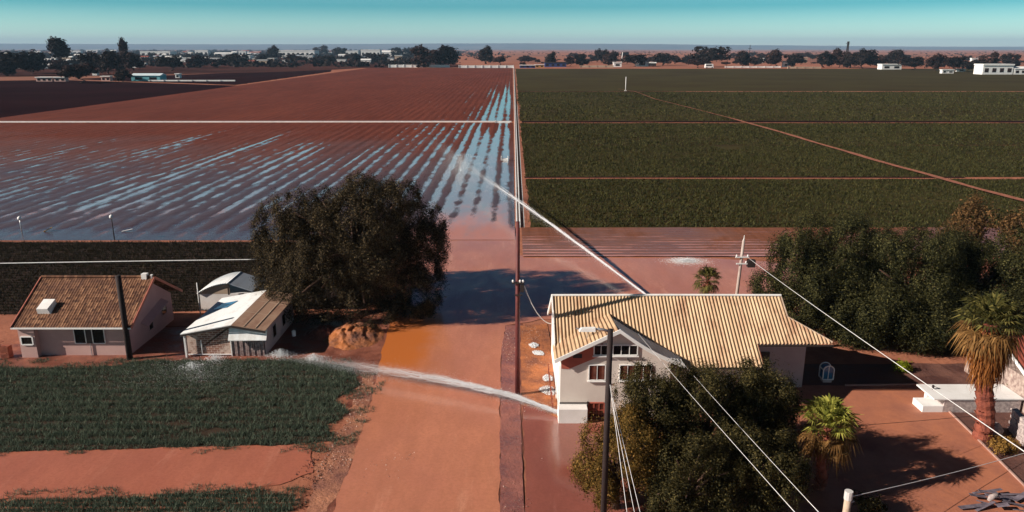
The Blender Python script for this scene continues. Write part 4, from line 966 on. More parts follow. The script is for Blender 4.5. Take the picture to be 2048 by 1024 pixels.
g = G(2005, 885); rk = MB().tube([(0,0,-.1),(.05,0,.25),(.1,.05,.6)], [.45,.5,.2], 9).build('boulder', M['gravel_face']); rk.location = (g.x+.2, g.y+1.2, 0); tag(rk, 'rough grey boulder between the tall palm trunk and the dry shrub', 'boulder')

# ------------------------------------------------------------------ poles and lines
def pole(name, label, x, y, ht, r0, r1, mat, cat='pole', group=None, lean=(0, 0)):
    o = empty(name, (x, y, 0), label, cat, group)
    MB().tube([(0,0,-.2),(lean[0]*.5,lean[1]*.5,ht*.5),(lean[0],lean[1],ht)], [r0,(r0+r1)/2,r1], 12).build('shaft', M[mat], o, True)
    return o
def ins(parent, pts, mat='dark_trim'):
    mb = MB()
    for p in pts: p = Vector(p); mb.tube([p, p+Vector((0,0,.10)), p+Vector((0,0,.16))], [.05,.07,.03], 6)
    return mb.build('insulator', M[mat], parent)
po = pole('utility_pole', 'tall dark red utility pole standing on the verge at the middle of the road', .36, 45.2, 11.7, .17, .12, 'pole_red')
zq = P(1031, 566, 45.2).z
MB().bar((-.35,-.16,zq+.05),(.40,-.16,zq+.05),.09,.1).build('crossarm', M['dark_trim'], po); MB().bar((-.2,-.16,zq-.75),(.3,-.16,zq-.75),.07,.08).build('crossarm', M['dark_trim'], po)
ins(po, [(-.3,-.16,zq+.1),(.34,-.16,zq+.1),(.15,-.16,zq+.1)], 'white_trim')
MB().box(.16,.40,-.2,.1,zq-.55,zq-.05).build('switch_box', M['dark_trim'], po)
lp = pole('lamp_pole', 'near black street lamp pole before the cream gable, arm reaching left', 4.2, 30, 10.45, .15, .12, 'pole_dark', 'street lamp')
MB().tube([(0,0,10.35),(-.35,0,10.45),(-.75,0,10.47)], .06, 7).build('arm', M['steel'], lp, True)
MB().hexa([(-1.35,-.12,10.38),(-.65,-.12,10.38),(-.65,.12,10.38),(-1.35,.12,10.38)], [(-1.25,-.09,10.52),(-.65,-.09,10.54),(-.65,.09,10.54),(-1.25,.09,10.52)]).build('lamp_head', M['white_trim'], lp)
pb = pole('utility_pole', 'pale weathered utility pole rising behind the tan roof of the cream house', 18.35, 58.5, 7.15, .15, .11, 'pole_pale', lean=(.3, 0))
for z, wd in ((5.75, 1.1), (5.2, .9)): MB().bar((.26-wd/2,-.12,z),(.26+wd/2,-.12,z),.08,.1).build('crossarm', M['white_trim'], pb)
ins(pb, [(-.2,-.12,5.8),(.7,-.12,5.8),(.6,-.12,5.25)], 'white_trim')
MB().tube([(.3,0,7.1),(.32,0,7.55)], [.05,.02], 6).build('spike', M['white_trim'], pb)
MB().box(.75,1.35,-.2,.2,4.9,5.5).build('line_box', M['dark_trim'], pb)
pole('timber_post', 'thick dark timber post in front of the tiled bungalow', P(256, 690, 51.1).x, 51.1, 6.4, .21, .19, 'pole_dark')
pole('thin_post', 'thin white post between the tiled bungalow and the white roofed shed', G(401,630).x, G(401,630).y, 2.9, .05, .04, 'white_paint')
sp = pole('stub_post', 'pale stub post with a capped top at the bottom of the driveway', P(1697,990,30).x, 30, 2.55, .17, .15, 'pole_tan')
MB().tube([(0,0,2.2),(0,0,2.62)], [.185,.185], 10).build('cap', M['concrete'], sp); MB().tube([(.15,0,2.0),(.3,0,2.1)], .03, 5).build('hook', M['steel'], sp)
for (a, b, t_, lab) in ((44,466,438,'thin lamp post with white head at the far left of the flooded field'), (229,479,435,'dark lamp post with round white head on the edge of the flooded field')):
    g = G(a, b); ht = P(a, t_, g.y).z; o = pole('field_lamp', lab, g.x, g.y, ht, .06, .05, 'pole_dark' if a > 100 else 'steel', 'lamp post', 'lamp posts on the field edge')
    MB().tube([(0,0,ht-.15),(0,0,ht),(.02,0,ht+.22),(.02,0,ht+.35)], [.08,.24,.22,.06], 9).build('lamp_head', M['white_paint'], o, True)
g = G(1251, 182); fpole = pole('marker_pole', 'tall thin white pole standing alone in the far green field', g.x, g.y, 7.4, .22, .16, 'white_paint'); MB().box(-.6,.6,-.6,.6,-.1,.4).build('base', M['concrete'], fpole)
for (a, b, hh, lab, l_) in ((95,464,.5,'broken orange board sticking out of the flooded field', .9), (253,464,.28,'white board lying in the flooded field by the dark lamp post', 1.2)):
    g = G(a, b); mb = MB().bar((-l_/2,0,.05),(l_/2,.35,hh),.22,.08)
    o = mb.build('driftwood', M['ochre'] if a < 100 else M['white_paint']); o.location = g; tag(o, lab, 'board')
def wire(name, label, a, b, sag, r, mat='cable', group=None, n=24):
    a, b = Vector(a), Vector(b); pts = [a.lerp(b, i/n)-Vector((0,0,sag*4*(i/n)*(1-i/n))) for i in range(n+1)]
    o = MB().tube(pts, r, 6).build(name, M[mat], None, True); return tag(o, label, 'cable', group)
wire('service_cable', 'white cable from the pale pole behind the roof down to the lower right', P(1497,516,58.5), P(2110,945,15), .10, .013)
wire('service_cable', 'left of the twin white cables from the cream gable to the bottom', P(1276,667,41.3), P(1600,1036,12), .05, .0068, group='twin cables')
wire('service_cable', 'right of the twin white cables from the gable eave to the bottom', P(1362,722,41.4), P(1650,1038,12), .05, .0068, group='twin cables')
wire('service_cable', 'slack white cable looping from the red pole to the cream house', (.75,45.1,zq-.1), (2.80,47.2,4.25), .75, .028)
wire('service_cable', 'thin cable from the stub post across the driveway to the right edge', (P(1697,990,30).x+.2,30,2.35), P(2080,897,38), .12, .017)
for i, (a, b, Yb, lab) in enumerate((((1219,760),(1256,1040),27.0,'first of the three guy wires by the lamp pole, nearest the shaft'), ((1222,790),(1272,1040),27.2,'middle guy wire right of the dark lamp pole'), ((1224,790),(1284,1040),27.4,'outermost guy wire right of the dark lamp pole'))):
    wire('guy_wire', lab, P(*a, 30), P(*b, Yb), 0, .013, 'cable', 'guy wires of the lamp pole')
wire('driveway_wire', 'dark overhead wire above the driveway toward the palm trunk', P(1560,862,33), P(1990,828,40), .05, .012, 'rubber')  # added wire tracing a pole's thin shadow line on the driveway
wire('irrigation_pipe', 'long white pipe lying across the dark grass behind the tiled bungalow', G(-60,533)+Vector((0,0,.28)), G(520,524)+Vector((0,0,.28)), -.02, .055, 'white_paint')

# channel between the fields and across the left field
def channel(name, label, a, b, wd, mat='concrete', inner=None):
    a, b = Vector(a), Vector(b); d = (b-a).normalized(); nr = Vector((-d.y, d.x, 0)); o = empty(name, tuple((a+b)/2), label, 'channel'); m_ = (a+b)/2; mb = MB()
    for s_ in (-1, 1):
        q = nr*s_*wd/2-m_; mb.bar(a+q+Vector((0,0,.16)), b+q+Vector((0,0,.16)), .16, .34)
    mb.build('wall', M[mat], o)
    MB().prism([a-m_+nr*(wd/2-.1)+Vector((0,0,.14)), b-m_+nr*(wd/2-.1)+Vector((0,0,.14)), b-m_-nr*(wd/2-.1)+Vector((0,0,.14)), a-m_-nr*(wd/2-.1)+Vector((0,0,.14))], (0,0,-.1)).build('water', inner or M['furrow_water'], o)
    return o
channel('irrigation_channel', 'straight pale concrete channel between the red field and the green fields', (.80, 93, 0), (2.2, 930, 0), .40, 'concrete_white')
channel('irrigation_channel', 'pale concrete channel crossing the red field from the left', (-190, 234.2, 0), (-.2, 235.2, 0), 1.1, 'concrete_white')
fp = empty('wire_fence', (1.5, 93, 0), 'thin pale wire fence along the green side of the channel', 'fence'); pm = MB()
fw = MB()
for i in range(95):
    y = i*2.2; pm.bar((.05+y*.0022, y, 0), (.05+y*.0022, y, 1.0), .07, .07)
for z in (.5, .95): fw.bar((.05,0,z),(.5,206,z),.02,.02)
pm_o = pm.build('posts', M['concrete_white'], fp); pm_o['kind'] = 'stuff'; fw.build('fence_wire', M['steel'], fp)
gt = MB().box(-.7,.7,-.4,.4,0,.5); gt.box(-.75,-.6,-.45,.45,0,.95); gt.box(.6,.75,-.45,.45,0,.95)
o = gt.build('sluice_box', M['concrete_white'], bevel=.02); o.location = (-1.5, 152, 0); tag(o, 'white concrete sluice box beside the long channel in the red field', 'sluice box')
o = MB().box(-4.5,.0,-.9,.9,0,.35).box(-4.5,-4.3,-1,1,0,.7).build('sluice_box', M['concrete_white']); o.location = (-.7, 232.2, 0); tag(o, 'long white sluice basin where the two concrete channels meet', 'sluice box')

# ------------------------------------------------------------------ water jets
def jet(name, label, pts, r0, r1, nd, seed, spread_pow=1.3, fall=1.0, start_mist=.2, dsz=.028, core_end=.75, strands=26):
    pts = [Vector(p) for p in pts]; o = empty(name, tuple(pts[0]), label, 'water jet'); b = pts[0]; rnd = random.Random(seed); rng = np.random.default_rng(seed)
    A = np.array([tuple(p-b) for p in pts]); seg = np.linalg.norm(np.diff(A, axis=0), axis=1); T = np.concatenate([[0], np.cumsum(seg)])/seg.sum()
    def path(t): return np.stack([np.interp(t, T, A[:, k]) for k in range(3)], -1)
    t = np.linspace(0, 1, 60); C = path(t)
    for _ in range(3): C[1:-1] = (C[:-2]+C[1:-1]*2+C[2:])/4
    def pathS(q): return np.stack([np.interp(q, t, C[:, k]) for k in range(3)], -1)
    mb = MB()
    for s_ in range(strands):
        a = rnd.uniform(0, 2*PI); rr = rnd.uniform(0, 1)**.7; e_ = core_end*rnd.uniform(.25, 1.0)**.8; q = np.linspace(0, e_, 44); c = pathS(q); rad = r0+(r1-r0)*q**spread_pow
        pp = []; th = rnd.uniform(.10, .24)*r0
        for i in range(44):
            k = rr*rad[i]*.8; w_ = .20*rad[i]*(math.sin(i*.8+s_*2.1)+.5*math.sin(i*2.3+s_))
            pp.append(Vector(c[i])+Vector((0, k*math.cos(a)+w_*.5, k*math.sin(a)+w_)))
        mb.tube(pp, [max(.004, th*(1+1.2*rad[i]/r1*.5)*(1-(i/43)**3)) for i in range(44)], 5)
    cq = np.linspace(0, .5, 30); mb.tube([Vector(x) for x in pathS(cq)], [max(.005, (r0*.8+.5*r0*x)*(1-(x/.5)**2.5)) for x in cq], 8)
    mb.build('stream', M['spray'], o, True)
    npf = nd//90; tq = rng.beta(1.15, 1.5, npf); kq = np.repeat(np.arange(npf), nd//npf+1)[:nd]
    q = np.clip(tq[kq]+rng.normal(size=nd)*.008*(1+2*tq[kq]), 0, 1); c = pathS(q); rad = r0+(r1-r0)*q**spread_pow
    po = rng.normal(size=(npf, 3))*np.array([.4, .5, .50]); po[:, 2] += np.where(rng.uniform(size=npf) < .3, .55, 0)*rng.uniform(0, 1, npf)
    g_ = (po[kq]*.85+rng.normal(size=(nd, 3))*.26*rng.uniform(.3, 1.6, npf)[kq][:, None])*rad[:, None]
    fr_ = rng.uniform(size=nd) < .16; g_[fr_] *= (1.3+rng.exponential(.55, nd))[fr_][:, None]
    f_ = np.abs(rng.normal(size=nd))*rad*fall*.9*(rng.uniform(size=nd) < .40)
    p = c+g_; p[:, 2] -= f_*1.2; zf = -b.z+.06
    p[:, 2] = np.where(p[:, 2] < zf, zf+np.abs(rng.normal(size=nd))*.10, p[:, 2])
    sz = dsz*rng.uniform(.4, 1.5, nd)
    d = rng.normal(size=(nd, 4, 3)); d /= np.linalg.norm(d, axis=2)[:, :, None]
    dirv = A[-1]-A[0]; dirv /= np.linalg.norm(dirv); d = d-dirv*(np.sum(d*dirv, axis=2)*.3)[:, :, None]
    V = (p[:, None, :]+d*sz[:, None, None]).reshape(-1, 3); i = np.arange(nd)[:, None]*4
    Fq = np.concatenate([i+np.array([[0,1,2]]), i+np.array([[0,2,3]]), i+np.array([[0,3,1]]), i+np.array([[1,3,2]])], 0)
    link('spray', npmesh('spray', V, Fq, 3), o, [M['spray']])['kind'] = 'stuff'
    return o
jet('water_jet', 'long white water jet arching from behind the tan roof over the channel', [P(1310,603,63), P(1270,573,66.5), P(1150,483,80), P(1030,397,98), P(960,350,118), P(900,306,150), P(868,287,172)], .080, 1.5, 70000, 5, 1.5, 1.6, dsz=.014, core_end=.60, strands=22)
jet('water_jet', 'white water jet shooting from the corner of the cream house across the road', [P(1172,838,41.8), P(1120,826,42.2), P(1030,792,43.6), P(900,762,45.6), P(780,742,47.2), P(690,729,48.8), P(620,722,50.2), P(560,722,50.9)], .070, .46, 90000, 6, .8, .9, dsz=.0115, core_end=.8, strands=40)
def splash(name, label, x, y, rx, ry, h, n, seed, sz=.03):
    rng = np.random.default_rng(seed); r = np.abs(rng.normal(0, .45, n)); a = rng.uniform(0, 2*PI, n)
    p = np.stack([rx*r*np.cos(a), ry*r*np.sin(a), .05+h*np.exp(-r*r*3)*rng.uniform(0, 1, n)**2], 1)
    d = rng.normal(size=(n, 4, 3)); d /= np.linalg.norm(d, axis=2)[:, :, None]
    V = (p[:, None, :]+d*(sz*rng.uniform(.4, 1.6, n))[:, None, None]).reshape(-1, 3); i = np.arange(n)[:, None]*4
    Fq = np.concatenate([i+np.array([[0,1,2]]), i+np.array([[0,2,3]]), i+np.array([[0,3,1]]), i+np.array([[1,3,2]])], 0)
    o = link(name, npmesh(name, V, Fq, 3), None, [M['foam']]); o.location = (x, y, 0); return tag(o, label, 'splash')
g = G(1372, 523); splash('water_splash', 'foaming white splash on the flood behind the tan roof', g.x, g.y, 2.6, 1.7, .22, 9000, 3, .026)
for a, b, rx, n, lab in ((432,722,1.3,1300,'small white splash on the grass edge between bungalow and shed'), (385,738,1.5,900,'faint white splash on the grass below the brick fronted shed'), (562,712,1.5,2400,'bright splash at the right corner of the brick fronted shed'), (628,722,1.4,1900,'white splash at the landing end of the near jet')):
    g = G(a, b); splash('water_splash', lab, g.x, g.y, rx, .9, .55, n, a, .026)
splash('water_mist', 'pale drifting mist over the upper grass left of the near jet end', -21.5, 47.5, 9.0, 4.2, 1.6, 9000, 33, .010)
splash('water_mist', 'fine mist falling where the far jet breaks up over the red field', -9.5, 138, 9.0, 26, 3.2, 26000, 34, .020)
def foam_glint_patch(lab, a, b, rx, ry, seed):  # white flecks model splash foam together with sun glints on wet earth
    g = G(a, b); rng = np.random.default_rng(seed); n = 900; r = rng.uniform(0, 1, n)**.55; t_ = rng.uniform(0, 2*PI, n); r = r*(.55+.8*fnoise(np.cos(t_)*1.4+seed, np.sin(t_)*1.4, seed, 4))
    p = np.stack([rx*r*np.cos(t_), ry*r*np.sin(t_), .03+.05*rng.uniform(0, 1, n)*(1-np.clip(r, 0, 1))], 1)
    d = rng.normal(size=(n, 4, 3)); d /= np.linalg.norm(d, axis=2)[:, :, None]; d[:, :, 2] *= .4
    V = (p[:, None, :]+d*(.05*rng.uniform(.4, 1.4, n))[:, None, None]).reshape(-1, 3); i = np.arange(n)[:, None]*4
    Fq = np.concatenate([i+np.array([[0,1,2]]), i+np.array([[0,2,3]]), i+np.array([[0,3,1]]), i+np.array([[1,3,2]])], 0)
    o = link('foam_patch', npmesh('foam_patch', V, Fq, 3), None, [M['foam']]); o.location = (g.x, g.y, .045); tag(o, lab, 'foam')
foam_glint_patch('white foam patch on the orange bank, farthest from the near jet', 1068, 692, .40, .55, 3); foam_glint_patch('long foam patch beside the farthest one on the orange bank', 1077, 708, .45, .5, 4)
foam_glint_patch('upper of two foam patches by the foot of the white side wall', 1096, 758, .4, .55, 5); foam_glint_patch('largest foam patch, on the orange bank close to the near jet', 1097, 782, .65, .7, 6)

# ------------------------------------------------------------------ far town and tree line
def far_tree_mesh(name, kind, seed, mat):
    rnd = random.Random(seed)
    if kind == 'round': lob = lobes_for(0, 0, .10, 1.0, .5, .5, 11, seed)
    elif kind == 'tall': lob = lobes_for(0, 0, .45, 1.0, .22, .22, 8, seed)
    elif kind == 'spread': lob = lobes_for(0, 0, .2, 1.0, .62, .6, 12, seed)
    else: lob = lobes_for(0, 0, .02, 1.0, .30, .30, 9, seed)
    V = leaf_cloud(lob, 2600, .105, seed, 16, .05, .6, .2, .01); nl = len(V)//4
    mb = MB(); trunk_mb(mb, (0,0,-.02), lob[:5], .035 if kind != 'tall' else .02, seed)
    me = bpy.data.meshes.new(name); vv = [tuple(v) for v in V]+mb.v; ff = [tuple(range(4*i, 4*i+4)) for i in range(nl)]+[tuple(i+len(V) for i in f) for f in mb.f]
    me.from_pydata(vv, [], ff); me.materials.append(mat); me.materials.append(M['bark'])
    me.polygons.foreach_set('material_index', np.array([0]*nl+[1]*len(mb.f), np.int32)); me.update(); return me
FM = {}
for k in ('round', 'tall', 'spread', 'column'):
    for v in range(3): FM[k, v] = far_tree_mesh('far_tree', k, 200+v*7+len(k), M['leaf_far'] if v != 1 else M['leaf_far_brown'])
def far_tree(cx, top, base, wpx, kind, label, group, seed):
    g = G(cx, base); h = P(cx, top, g.y).z; wd = wpx/F*math.hypot(g.y, H)
    wd *= 1.22; h *= 1.08; me = FM[kind, seed % 3]; o = bpy.data.objects.new('far_tree', me); COL.objects.link(o); o.location = g
    nat = {'round': 1.0, 'tall': .46, 'spread': 1.25, 'column': .6}[kind]
    s_ = wd/nat; o.scale = (s_, s_, max(h, .5)); o.rotation_euler = (0, 0, (seed*2.4) % 6.28); tag(o, label, 'tree', group); return o
FT2 = [(125,78,142,28,'tall','tall lone tree with a bare trunk rising above the far left town'), (252,82,140,11,'tall','slim tall tree sticking up above the far town, right of the lone tall tree'),
 (18,104,152,64,'round','broad dark tree at the left edge before the far town'), (64,101,148,46,'round','dark rounded tree behind the long white shed roof on the far left'), (160,128,166,60,'spread','low wide tree right of the two small white sheds'),
 (178,104,150,40,'round','dark tree between the lone tall tree and the teal roofed building'), (222,100,152,44,'round','big dark tree behind the teal walled building, left one'), (262,104,146,40,'round','big dark tree behind the teal walled building, right one'), (245,139,163,30,'round','dark bush just left of the teal walled building'),
 (340,112,142,44,'spread','wide dark tree in front of the white town houses'), (395,112,136,40,'round','round tree left of the middle white houses of the town'), (470,108,132,46,'round','round tree at the right of the near white town houses'),
 (548,92,120,16,'column','narrow dark tree left of the long white far building'), (644,92,110,26,'round','dark tree behind the long white far building'), (683,95,114,26,'round','dark round tree between two long white far buildings'), (712,106,124,20,'round','small dark tree left of the second long white building'),
 (590,110,126,44,'spread','low wide bush in front of the long white far building'), (640,112,126,30,'spread','low bush right of the wide bush before the white building'), (745,106,124,22,'round','small dark tree in front of the second long white building'), (768,108,124,16,'round','smallest dark tree before the second long white building'),
 (795,95,114,22,'round','dark tree left of the pair of big trees by the white wall'), (815,95,112,16,'round','slim dark tree beside the tree left of the big pair'),
 (850,94,135,52,'round','wide left tree of the big pair behind the low white wall'), (893,88,134,38,'column','taller right tree of the big pair behind the low white wall'), (972,94,128,24,'column','lone dark tree between the white wall and the channel end'),
 (1000,112,130,26,'spread','low dark bush right of the lone tree near the channel end'), (1055,113,124,30,'spread','low dark scrub just right of the channel end'),
 (1101,105,133,17,'column','narrow dark tree behind the long low dark roof'), (1139,113,132,20,'round','small round tree right of the long low dark roof'), (1160,106,132,18,'column','second round tree right of the long low dark roof'),
 (1203,98,126,24,'round','taller tree of the group left of the white gabled house'), (1222,104,129,28,'round','lower tree of the group left of the white gabled house'), (1268,108,133,50,'spread','wide dark tree behind the white gabled house'), (1325,107,131,40,'spread','low wide tree right of the white gabled house'),
 (1352,110,128,15,'column','small narrow tree left of the biggest round tree'), (1373,110,128,14,'column','second small narrow tree left of the biggest round tree'), (1420,94,134,66,'spread','biggest round tree on the edge of the green field'), (1394,117,136,36,'spread','low bush at the left foot of the biggest round tree'),
 (1487,102,133,28,'round','rounded tree beside the far utility pole'), (1512,114,134,24,'spread','dark bush below the small white block right of the far pole'), (1546,98,134,22,'column','dark upright tree right of the small white block'), (1585,107,134,32,'round','round tree between two small pale huts'),
 (1648,104,135,24,'column','upright tree left of the lattice mast'), (1678,99,135,32,'round','tree directly below the lattice mast'), (1700,106,136,34,'round','dark tree at the foot of the lattice mast, right side'), (1726,98,137,46,'round','large dark tree right of the lattice mast'), (1758,111,136,26,'spread','low tree left of the flat roofed white hut'),
 (1787,100,133,36,'round','tree behind the flat roofed white hut'), (1822,114,140,40,'spread','wide bush right of the flat roofed white hut'), (1868,110,142,34,'round','dark tree behind the little white blocks on the right'), (1905,112,143,38,'spread','wide tree left of the big white house on the right'), (1945,122,144,36,'spread','dark bush touching the big white house on the right'),
 (1978,106,140,30,'round','tree behind the big white house on the right'), (2022,107,136,34,'round','tree at the right edge behind the white houses')]
for i, (cx, tp, bs, wd, k, lab) in enumerate(FT2): far_tree(cx, tp, bs, wd, k, lab, 'trees along the far field edge', i)
rnd = random.Random(77)
for i in range(120):
    cx = rnd.uniform(-20, 800); t = rnd.random(); bs = 103+t*t*44-(max(0, cx-350)*.050)*t
    if bs > 150-(cx/800)*26: bs = 106+rnd.random()*14
    hpx = rnd.uniform(.25, .70)*(bs-97)*.7+2
    far_tree(cx, bs-hpx, bs, hpx*rnd.uniform(.9, 1.7), rnd.choice(['round', 'spread', 'round']), 'dark tree among the white houses of the far left town', 'town trees on the left', i)
for i in range(120):
    cx = rnd.uniform(1040, 2060); bs = 128+rnd.uniform(-14, 4)+max(0, cx-1600)*.028; hpx = rnd.uniform(4, 13)
    far_tree(cx, bs-hpx, bs, hpx*rnd.uniform(1.2, 2.4), 'spread', 'low dark bush beyond the far edge of the green field', 'bushes beyond the green field', i)
sheet('town_ground', [(-172,900),(-215,760),(-320,660),(-560,560),(-900,560),(-6000,7000),(-400,7000),(-120,1500),(-60,960)], .05, simple('town_earth', (.085,.035,.028), (.035,.018,.018), .012, 1, 0), 30, 6, 44)
# far scrub as one mass
def scrub():
    rng = np.random.default_rng(5); n = 2600
    y = 1900+rng.beta(1, 1.8, n)*10000; x = (rng.uniform(-.75, -.06, n)+.02*rng.normal(size=n))*y
    n2 = 700; y2 = 1500+rng.beta(1, 2, n2)*9000; x2 = rng.uniform(-.1, .75, n2)*y2
    n3 = 620; y3 = 930+rng.uniform(0, 1, n3)**1.4*1500; x3 = rng.uniform(-.68, -.10, n3)*y3
    x = np.concatenate([x, x2, x3]); y = np.concatenate([y, y2, y3]); big = np.concatenate([np.ones(n), np.full(n2, .5), np.full(n3, .85)])
    V = []; N = len(x); k = 14
    c = np.stack([x, y, np.zeros(N)], 1).repeat(k, 0); b_ = np.repeat(big*rng.uniform(.5, 1.4, N), k)
    off = rng.normal(size=(N*k, 3))*np.array([4.5, 4.5, 0])*b_[:, None]; off[:, 2] = rng.uniform(.3, 5, N*k)*b_; p = c+off
    a = rng.normal(size=(N*k, 3)); a /= np.linalg.norm(a, axis=1)[:, None]; t_ = rng.normal(size=(N*k, 3)); b2 = np.cross(a, t_); b2 /= np.linalg.norm(b2, axis=1)[:, None]
    s1 = (3.2*b_)[:, None]
    V = np.stack([p-a*s1, p+b2*s1*.7, p+a*s1, p-b2*s1*.7], 1).reshape(-1, 3)
    tag(link('distant_scrub', npmesh('distant_scrub', V, np.arange(len(V)).reshape(-1, 4), 4), None, [M['leaf_far']]), kind='stuff')
scrub()
def block(cx0, cx1, top, base, label, wall='concrete_white', roof='concrete_white', kind='flat', depth=.6, group='far town houses', win=0, name='far_house'):
    g = G((cx0+cx1)/2, base); w_ = (cx1-cx0)/F*g.y*1.0; h = max(1.5, P((cx0+cx1)/2, top, g.y).z)*(1.35 if cx1 < 810 and base < 130 else 1); d = max(4, w_*depth)
    o = empty(name, tuple(g), label, 'building', group)
    hw = h*(.72 if kind == 'gable' else .86)
    MB().box(-w_/2, w_/2, 0, d, -.2, hw).build('wall', M[wall], o)
    if kind == 'gable':
        m_ = MB().prism([(-w_/2-.5,-.5,hw+.01),(-w_/2-.5,d+.5,hw+.01),(-w_/2-.5,d/2,h)], (w_+1,0,0)); m_.build('roof', M[roof], o)
    else: MB().box(-w_/2-.4, w_/2+.4, -.6, d+.4, hw+.01, h).build('roof', M[roof], o)
    for i in range(win):
        x = -w_/2+w_*(i+.5)/win; MB().box(x-w_/win*.25, x+w_/win*.25, -.12, -.01, hw*.25, hw*.7).build('window', M['glass'], o)
    return o
BL = [(48,127,127,137,'long white shed roof on the far left, before the town','roof_bluegrey','concrete_white','gable',2), (73,104,154,163,'left of the two small white sheds at the dark field edge','wall_pink','concrete_white','flat',3), (109,131,154,163,'right of the two small white sheds at the dark field edge','wall_pink','concrete_white','flat',2),
 (264,320,147,162,'pale roofed building with teal and navy walls at the dark field edge','teal','teal_roof','gable',2), (351,359,147,156,'tiny white hut right of the teal building','concrete_white','concrete_white','flat',1), (203,220,152,162,'small pale hut left of the teal building','wall_pink','concrete_white','flat',2), (185,194,142,151,'tiny white hut above the low wide tree','concrete_white','concrete_white','flat',0),
 (282,340,105,112,'long white town building, leftmost of the bright row','concrete_white','concrete_white','flat',5), (391,416,103,111,'taller white town building in the middle of the bright row','concrete_white','concrete_white','flat',3), (429,463,107,113,'low white town building right of the taller one','concrete_white','concrete_white','gable',3), (330,360,115,124,'white gabled house below the long white town building','concrete_white','concrete_white','gable',2), (392,412,117,125,'white house with arched roof above the red field','concrete_white','concrete_white','gable',2), (455,500,113,119,'long low white house left of the narrow tree','concrete_white','concrete_white','flat',4), (478,492,104,111,'small white house with a tall wall in the town','concrete_white','concrete_white','flat',2), (500,520,105,110,'small white house left of the narrow dark tree','concrete_white','red_roof','gable',2),
 (555,628,104,113,'long white far building behind the wide bush','concrete_white','concrete_white','flat',8), (506,548,118,123,'low pale house beside the wide bush','tan_wall','concrete_white','flat',3), (723,760,103,114,'second long white far building, its left block','concrete_white','concrete_white','flat',5), (761,800,104,113,'second long white far building, its right block','concrete_white','concrete_white','gable',4), (690,716,104,111,'small white block left of the second long building','concrete_white','concrete_white','flat',3),
 (30,45,112,118,'small white house at the upper left of the town','concrete_white','concrete_white','gable',1), (173,195,101,105,'thin white roof far back in the town','concrete_white','concrete_white','flat',2), (132,160,121,128,'white house right of the lone tall tree','concrete_white','concrete_white','gable',2), (66,78,109,113,'little white house behind the dark rounded tree','concrete_white','concrete_white','gable',1), (240,252,112,118,'tiny white house between the big dark trees','concrete_white','concrete_white','gable',1), (40,80,122,127,'red roofed house behind the long white shed roof','wall_pink','red_roof','gable',2), (418,440,118,124,'white house in the lower right of the town row','concrete_white','concrete_white','flat',2),
 (1227,1243,124,134,'white hut with a pale post left of the gabled house','concrete_white','concrete_white','flat',1), (1272,1296,120,133,'white gabled house with a dark side on the green field edge','concrete_white','wall_grey','gable',1), (1296,1312,124,132,'dark shed joined to the white gabled house','dark_trim','concrete_white','gable',0), (1090,1132,124,134,'long low dark roof right of the channel end','navy','dark_trim','flat',4), (1040,1070,130,136,'low blue grey building beside the channel end','navy','concrete_white','flat',3), (1070,1088,129,135,'small ochre building between blue and dark ones','ochre','concrete_white','flat',2),
 (1517,1527,116,126,'small white block high among trees right of the far pole','concrete_white','concrete_white','flat',0), (1566,1577,122,134,'small pale hut left of the round tree','concrete_white','concrete_white','gable',1), (1604,1614,115,126,'tan tower hut right of the round tree','tan_wall','tan_wall','flat',1), (1764,1802,128,139,'flat roofed white hut with overhanging roof and red end','concrete_white','concrete_white','flat',2), (1884,1893,139,147,'left of the little white blocks at the field edge','concrete_white','concrete_white','flat',1), (1895,1907,139,147,'right of the little white blocks at the field edge','concrete_white','concrete_white','flat',1), (1915,1930,137,143,'white car port behind the little white blocks','concrete_white','concrete_white','flat',1), (1943,1955,116,125,'small white hut high on the slope at the right','concrete_white','concrete_white','flat',1),
 (1965,2024,128,149,'big white house with flat roof at the far right','concrete_white','concrete_white','flat',4), (2028,2064,133,149,'white house cut by the right frame edge at the field end','concrete_white','concrete_white','gable',3), (1985,2000,140,147,'small grey lean-to in front of the big white house','wall_grey','concrete_white','flat',1)]
for i in range(150):
    cx = rnd.uniform(-20, 810); t = rnd.random()**1.3; bs = 104+t*(36-cx*.021)+rnd.uniform(0, 3); sc_ = (bs-97)/20; wpx = rnd.uniform(7, 24)*min(1.5, .45+sc_*.6); hp = rnd.uniform(2.6, 5.4)*min(1.6, .6+sc_*.5)
    block(cx-wpx/2, cx+wpx/2, bs-hp, bs, rnd.choice(['small white house among dark trees of the far left town']), rnd.choice(['concrete_white', 'concrete_white', 'wall_white', 'tan_wall']), rnd.choice(['concrete_white', 'concrete_white', 'concrete_white', 'red_roof', 'roof_bluegrey']), rnd.choice(['flat', 'gable']), .5, 'houses of the far left town', 0)
for a, b, t_, bs, lab, wl, rf, k, wn in BL: block(a, b, t_, bs, lab, wl, rf, k, .5, 'far town houses', wn)
def longwall(a, b, top, base, label, mat='concrete_white'):
    p, q = G(a, base), G(b, base); h = P(a, top, p.y).z; mb = MB().bar(p+Vector((0,0,h/2)), q+Vector((0,0,h/2)), 2.0, h)
    n = int((q-p).length/9)
    for i in range(n+1): r_ = p.lerp(q, i/max(1, n)); mb.box(r_.x-.4, r_.x+.4, r_.y-1.5, r_.y-1.02, 0, h*1.15)
    tag(mb.build('white_wall', M[mat]), label, 'wall')
longwall(778, 899, 129.5, 135, 'long low white wall in front of the pair of big trees'); longwall(918, 1027, 130.8, 136, 'long low white wall ending at the concrete channel')
longwall(1450, 1560, 132.5, 135.5, 'thin white wall right of the biggest round tree'); longwall(300, 470, 160.0, 162.5, 'thin pale wall along the edge of the left dark field')
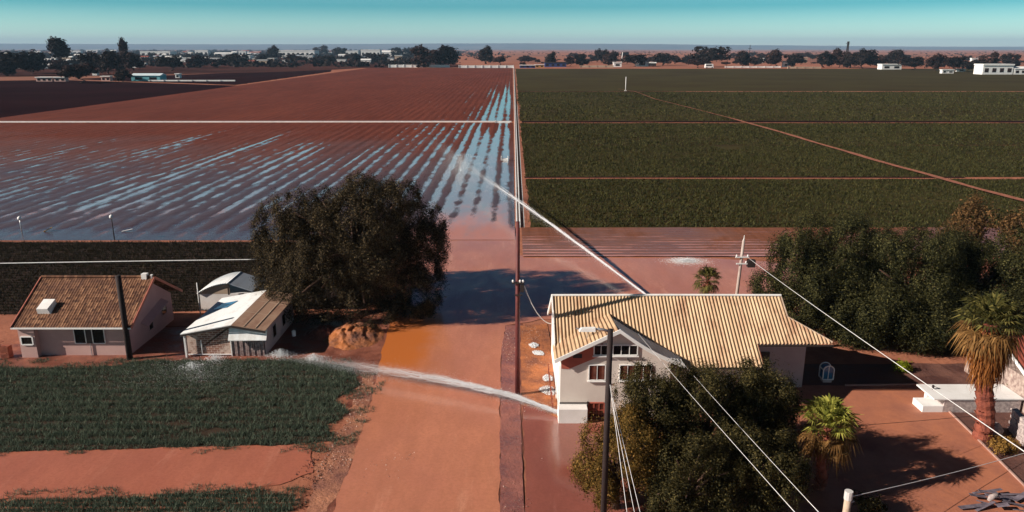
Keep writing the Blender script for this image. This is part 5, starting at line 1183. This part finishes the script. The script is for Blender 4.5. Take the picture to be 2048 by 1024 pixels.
longwall(1575, 1640, 133.5, 137, 'thin pale wall near the upright trees left of the mast', 'tan_wall'); longwall(1160, 1226, 131, 135, 'low tan wall right of the second round tree', 'tan_wall')
# van, mast, far pole
g = G(1418, 137); vn = empty('parked_van', tuple(g), 'white van parked below the biggest round tree', 'van')
MB().hexa([(-5,-2,.8),(5,-2,.8),(5,2,.8),(-5,2,.8)], [(-4.6,-1.9,5),(4.0,-1.9,5),(4.0,1.9,5),(-4.6,1.9,5)]).build('body', M['white_paint'], vn, bevel=.2)
MB().box(-4,2.5,-2.06,-2.0,3.0,4.4).build('window', M['glass'], vn)
for x in (-3, 3): MB().tube([(x,-2.1,.8),(x,-1.5,.8)], .8, 12).build('wheel', M['rubber'], vn)
g = G(1691, 134); ms = empty('lattice_mast', tuple(g), 'thin lattice mast standing above the trees on the right horizon', 'mast'); ht = P(1691, 84, g.y).z; mb = MB()
for sx_, sy_ in ((-1,-1),(1,-1),(1,1),(-1,1)): mb.bar((sx_*1.6,sy_*1.6,0),(sx_*.5,sy_*.5,ht),.5,.5)
for i in range(12):
    z0, z1 = ht*i/12, ht*(i+1)/12; k0, k1 = 1.6-1.1*i/12, 1.6-1.1*(i+1)/12; mb.bar((-k0,-k0,z0),(k1,-k1,z1),.3,.3); mb.bar((k0,-k0,z0),(-k1,-k1,z1),.3,.3)
mb.build('frame', M['dark_trim'], ms); MB().bar((-2.6,0,ht*.93),(2.0,0,ht*.93),.5,.6).box(-1,1.2,-1,1,ht*.97,ht*1.02).build('platform', M['dark_trim'], ms)
g = G(1497, 133); o = pole('utility_pole', 'thin dark utility pole above the rounded tree on the far field edge', g.x, g.y, P(1497, 90, g.y).z, .5, .35, 'pole_dark'); MB().bar((-2.2,-.4,22),(2.2,-.4,22),.5,.5).build('crossarm', M['pole_dark'], o)
g = G(1297, 132); o = pole('utility_pole', 'thin dark utility pole rising beside the white gabled house', g.x, g.y, P(1297, 101, g.y).z, .45, .3, 'pole_dark'); MB().bar((-1.8,-.4,17),(1.8,-.4,17),.4,.4).build('crossarm', M['pole_dark'], o)
g = G(1242, 133); o = pole('pale_post', 'pale post leaning beside the white hut left of the gabled house', g.x, g.y, P(1242, 104, g.y).z, .55, .35, 'white_paint', lean=(1.5, 0))
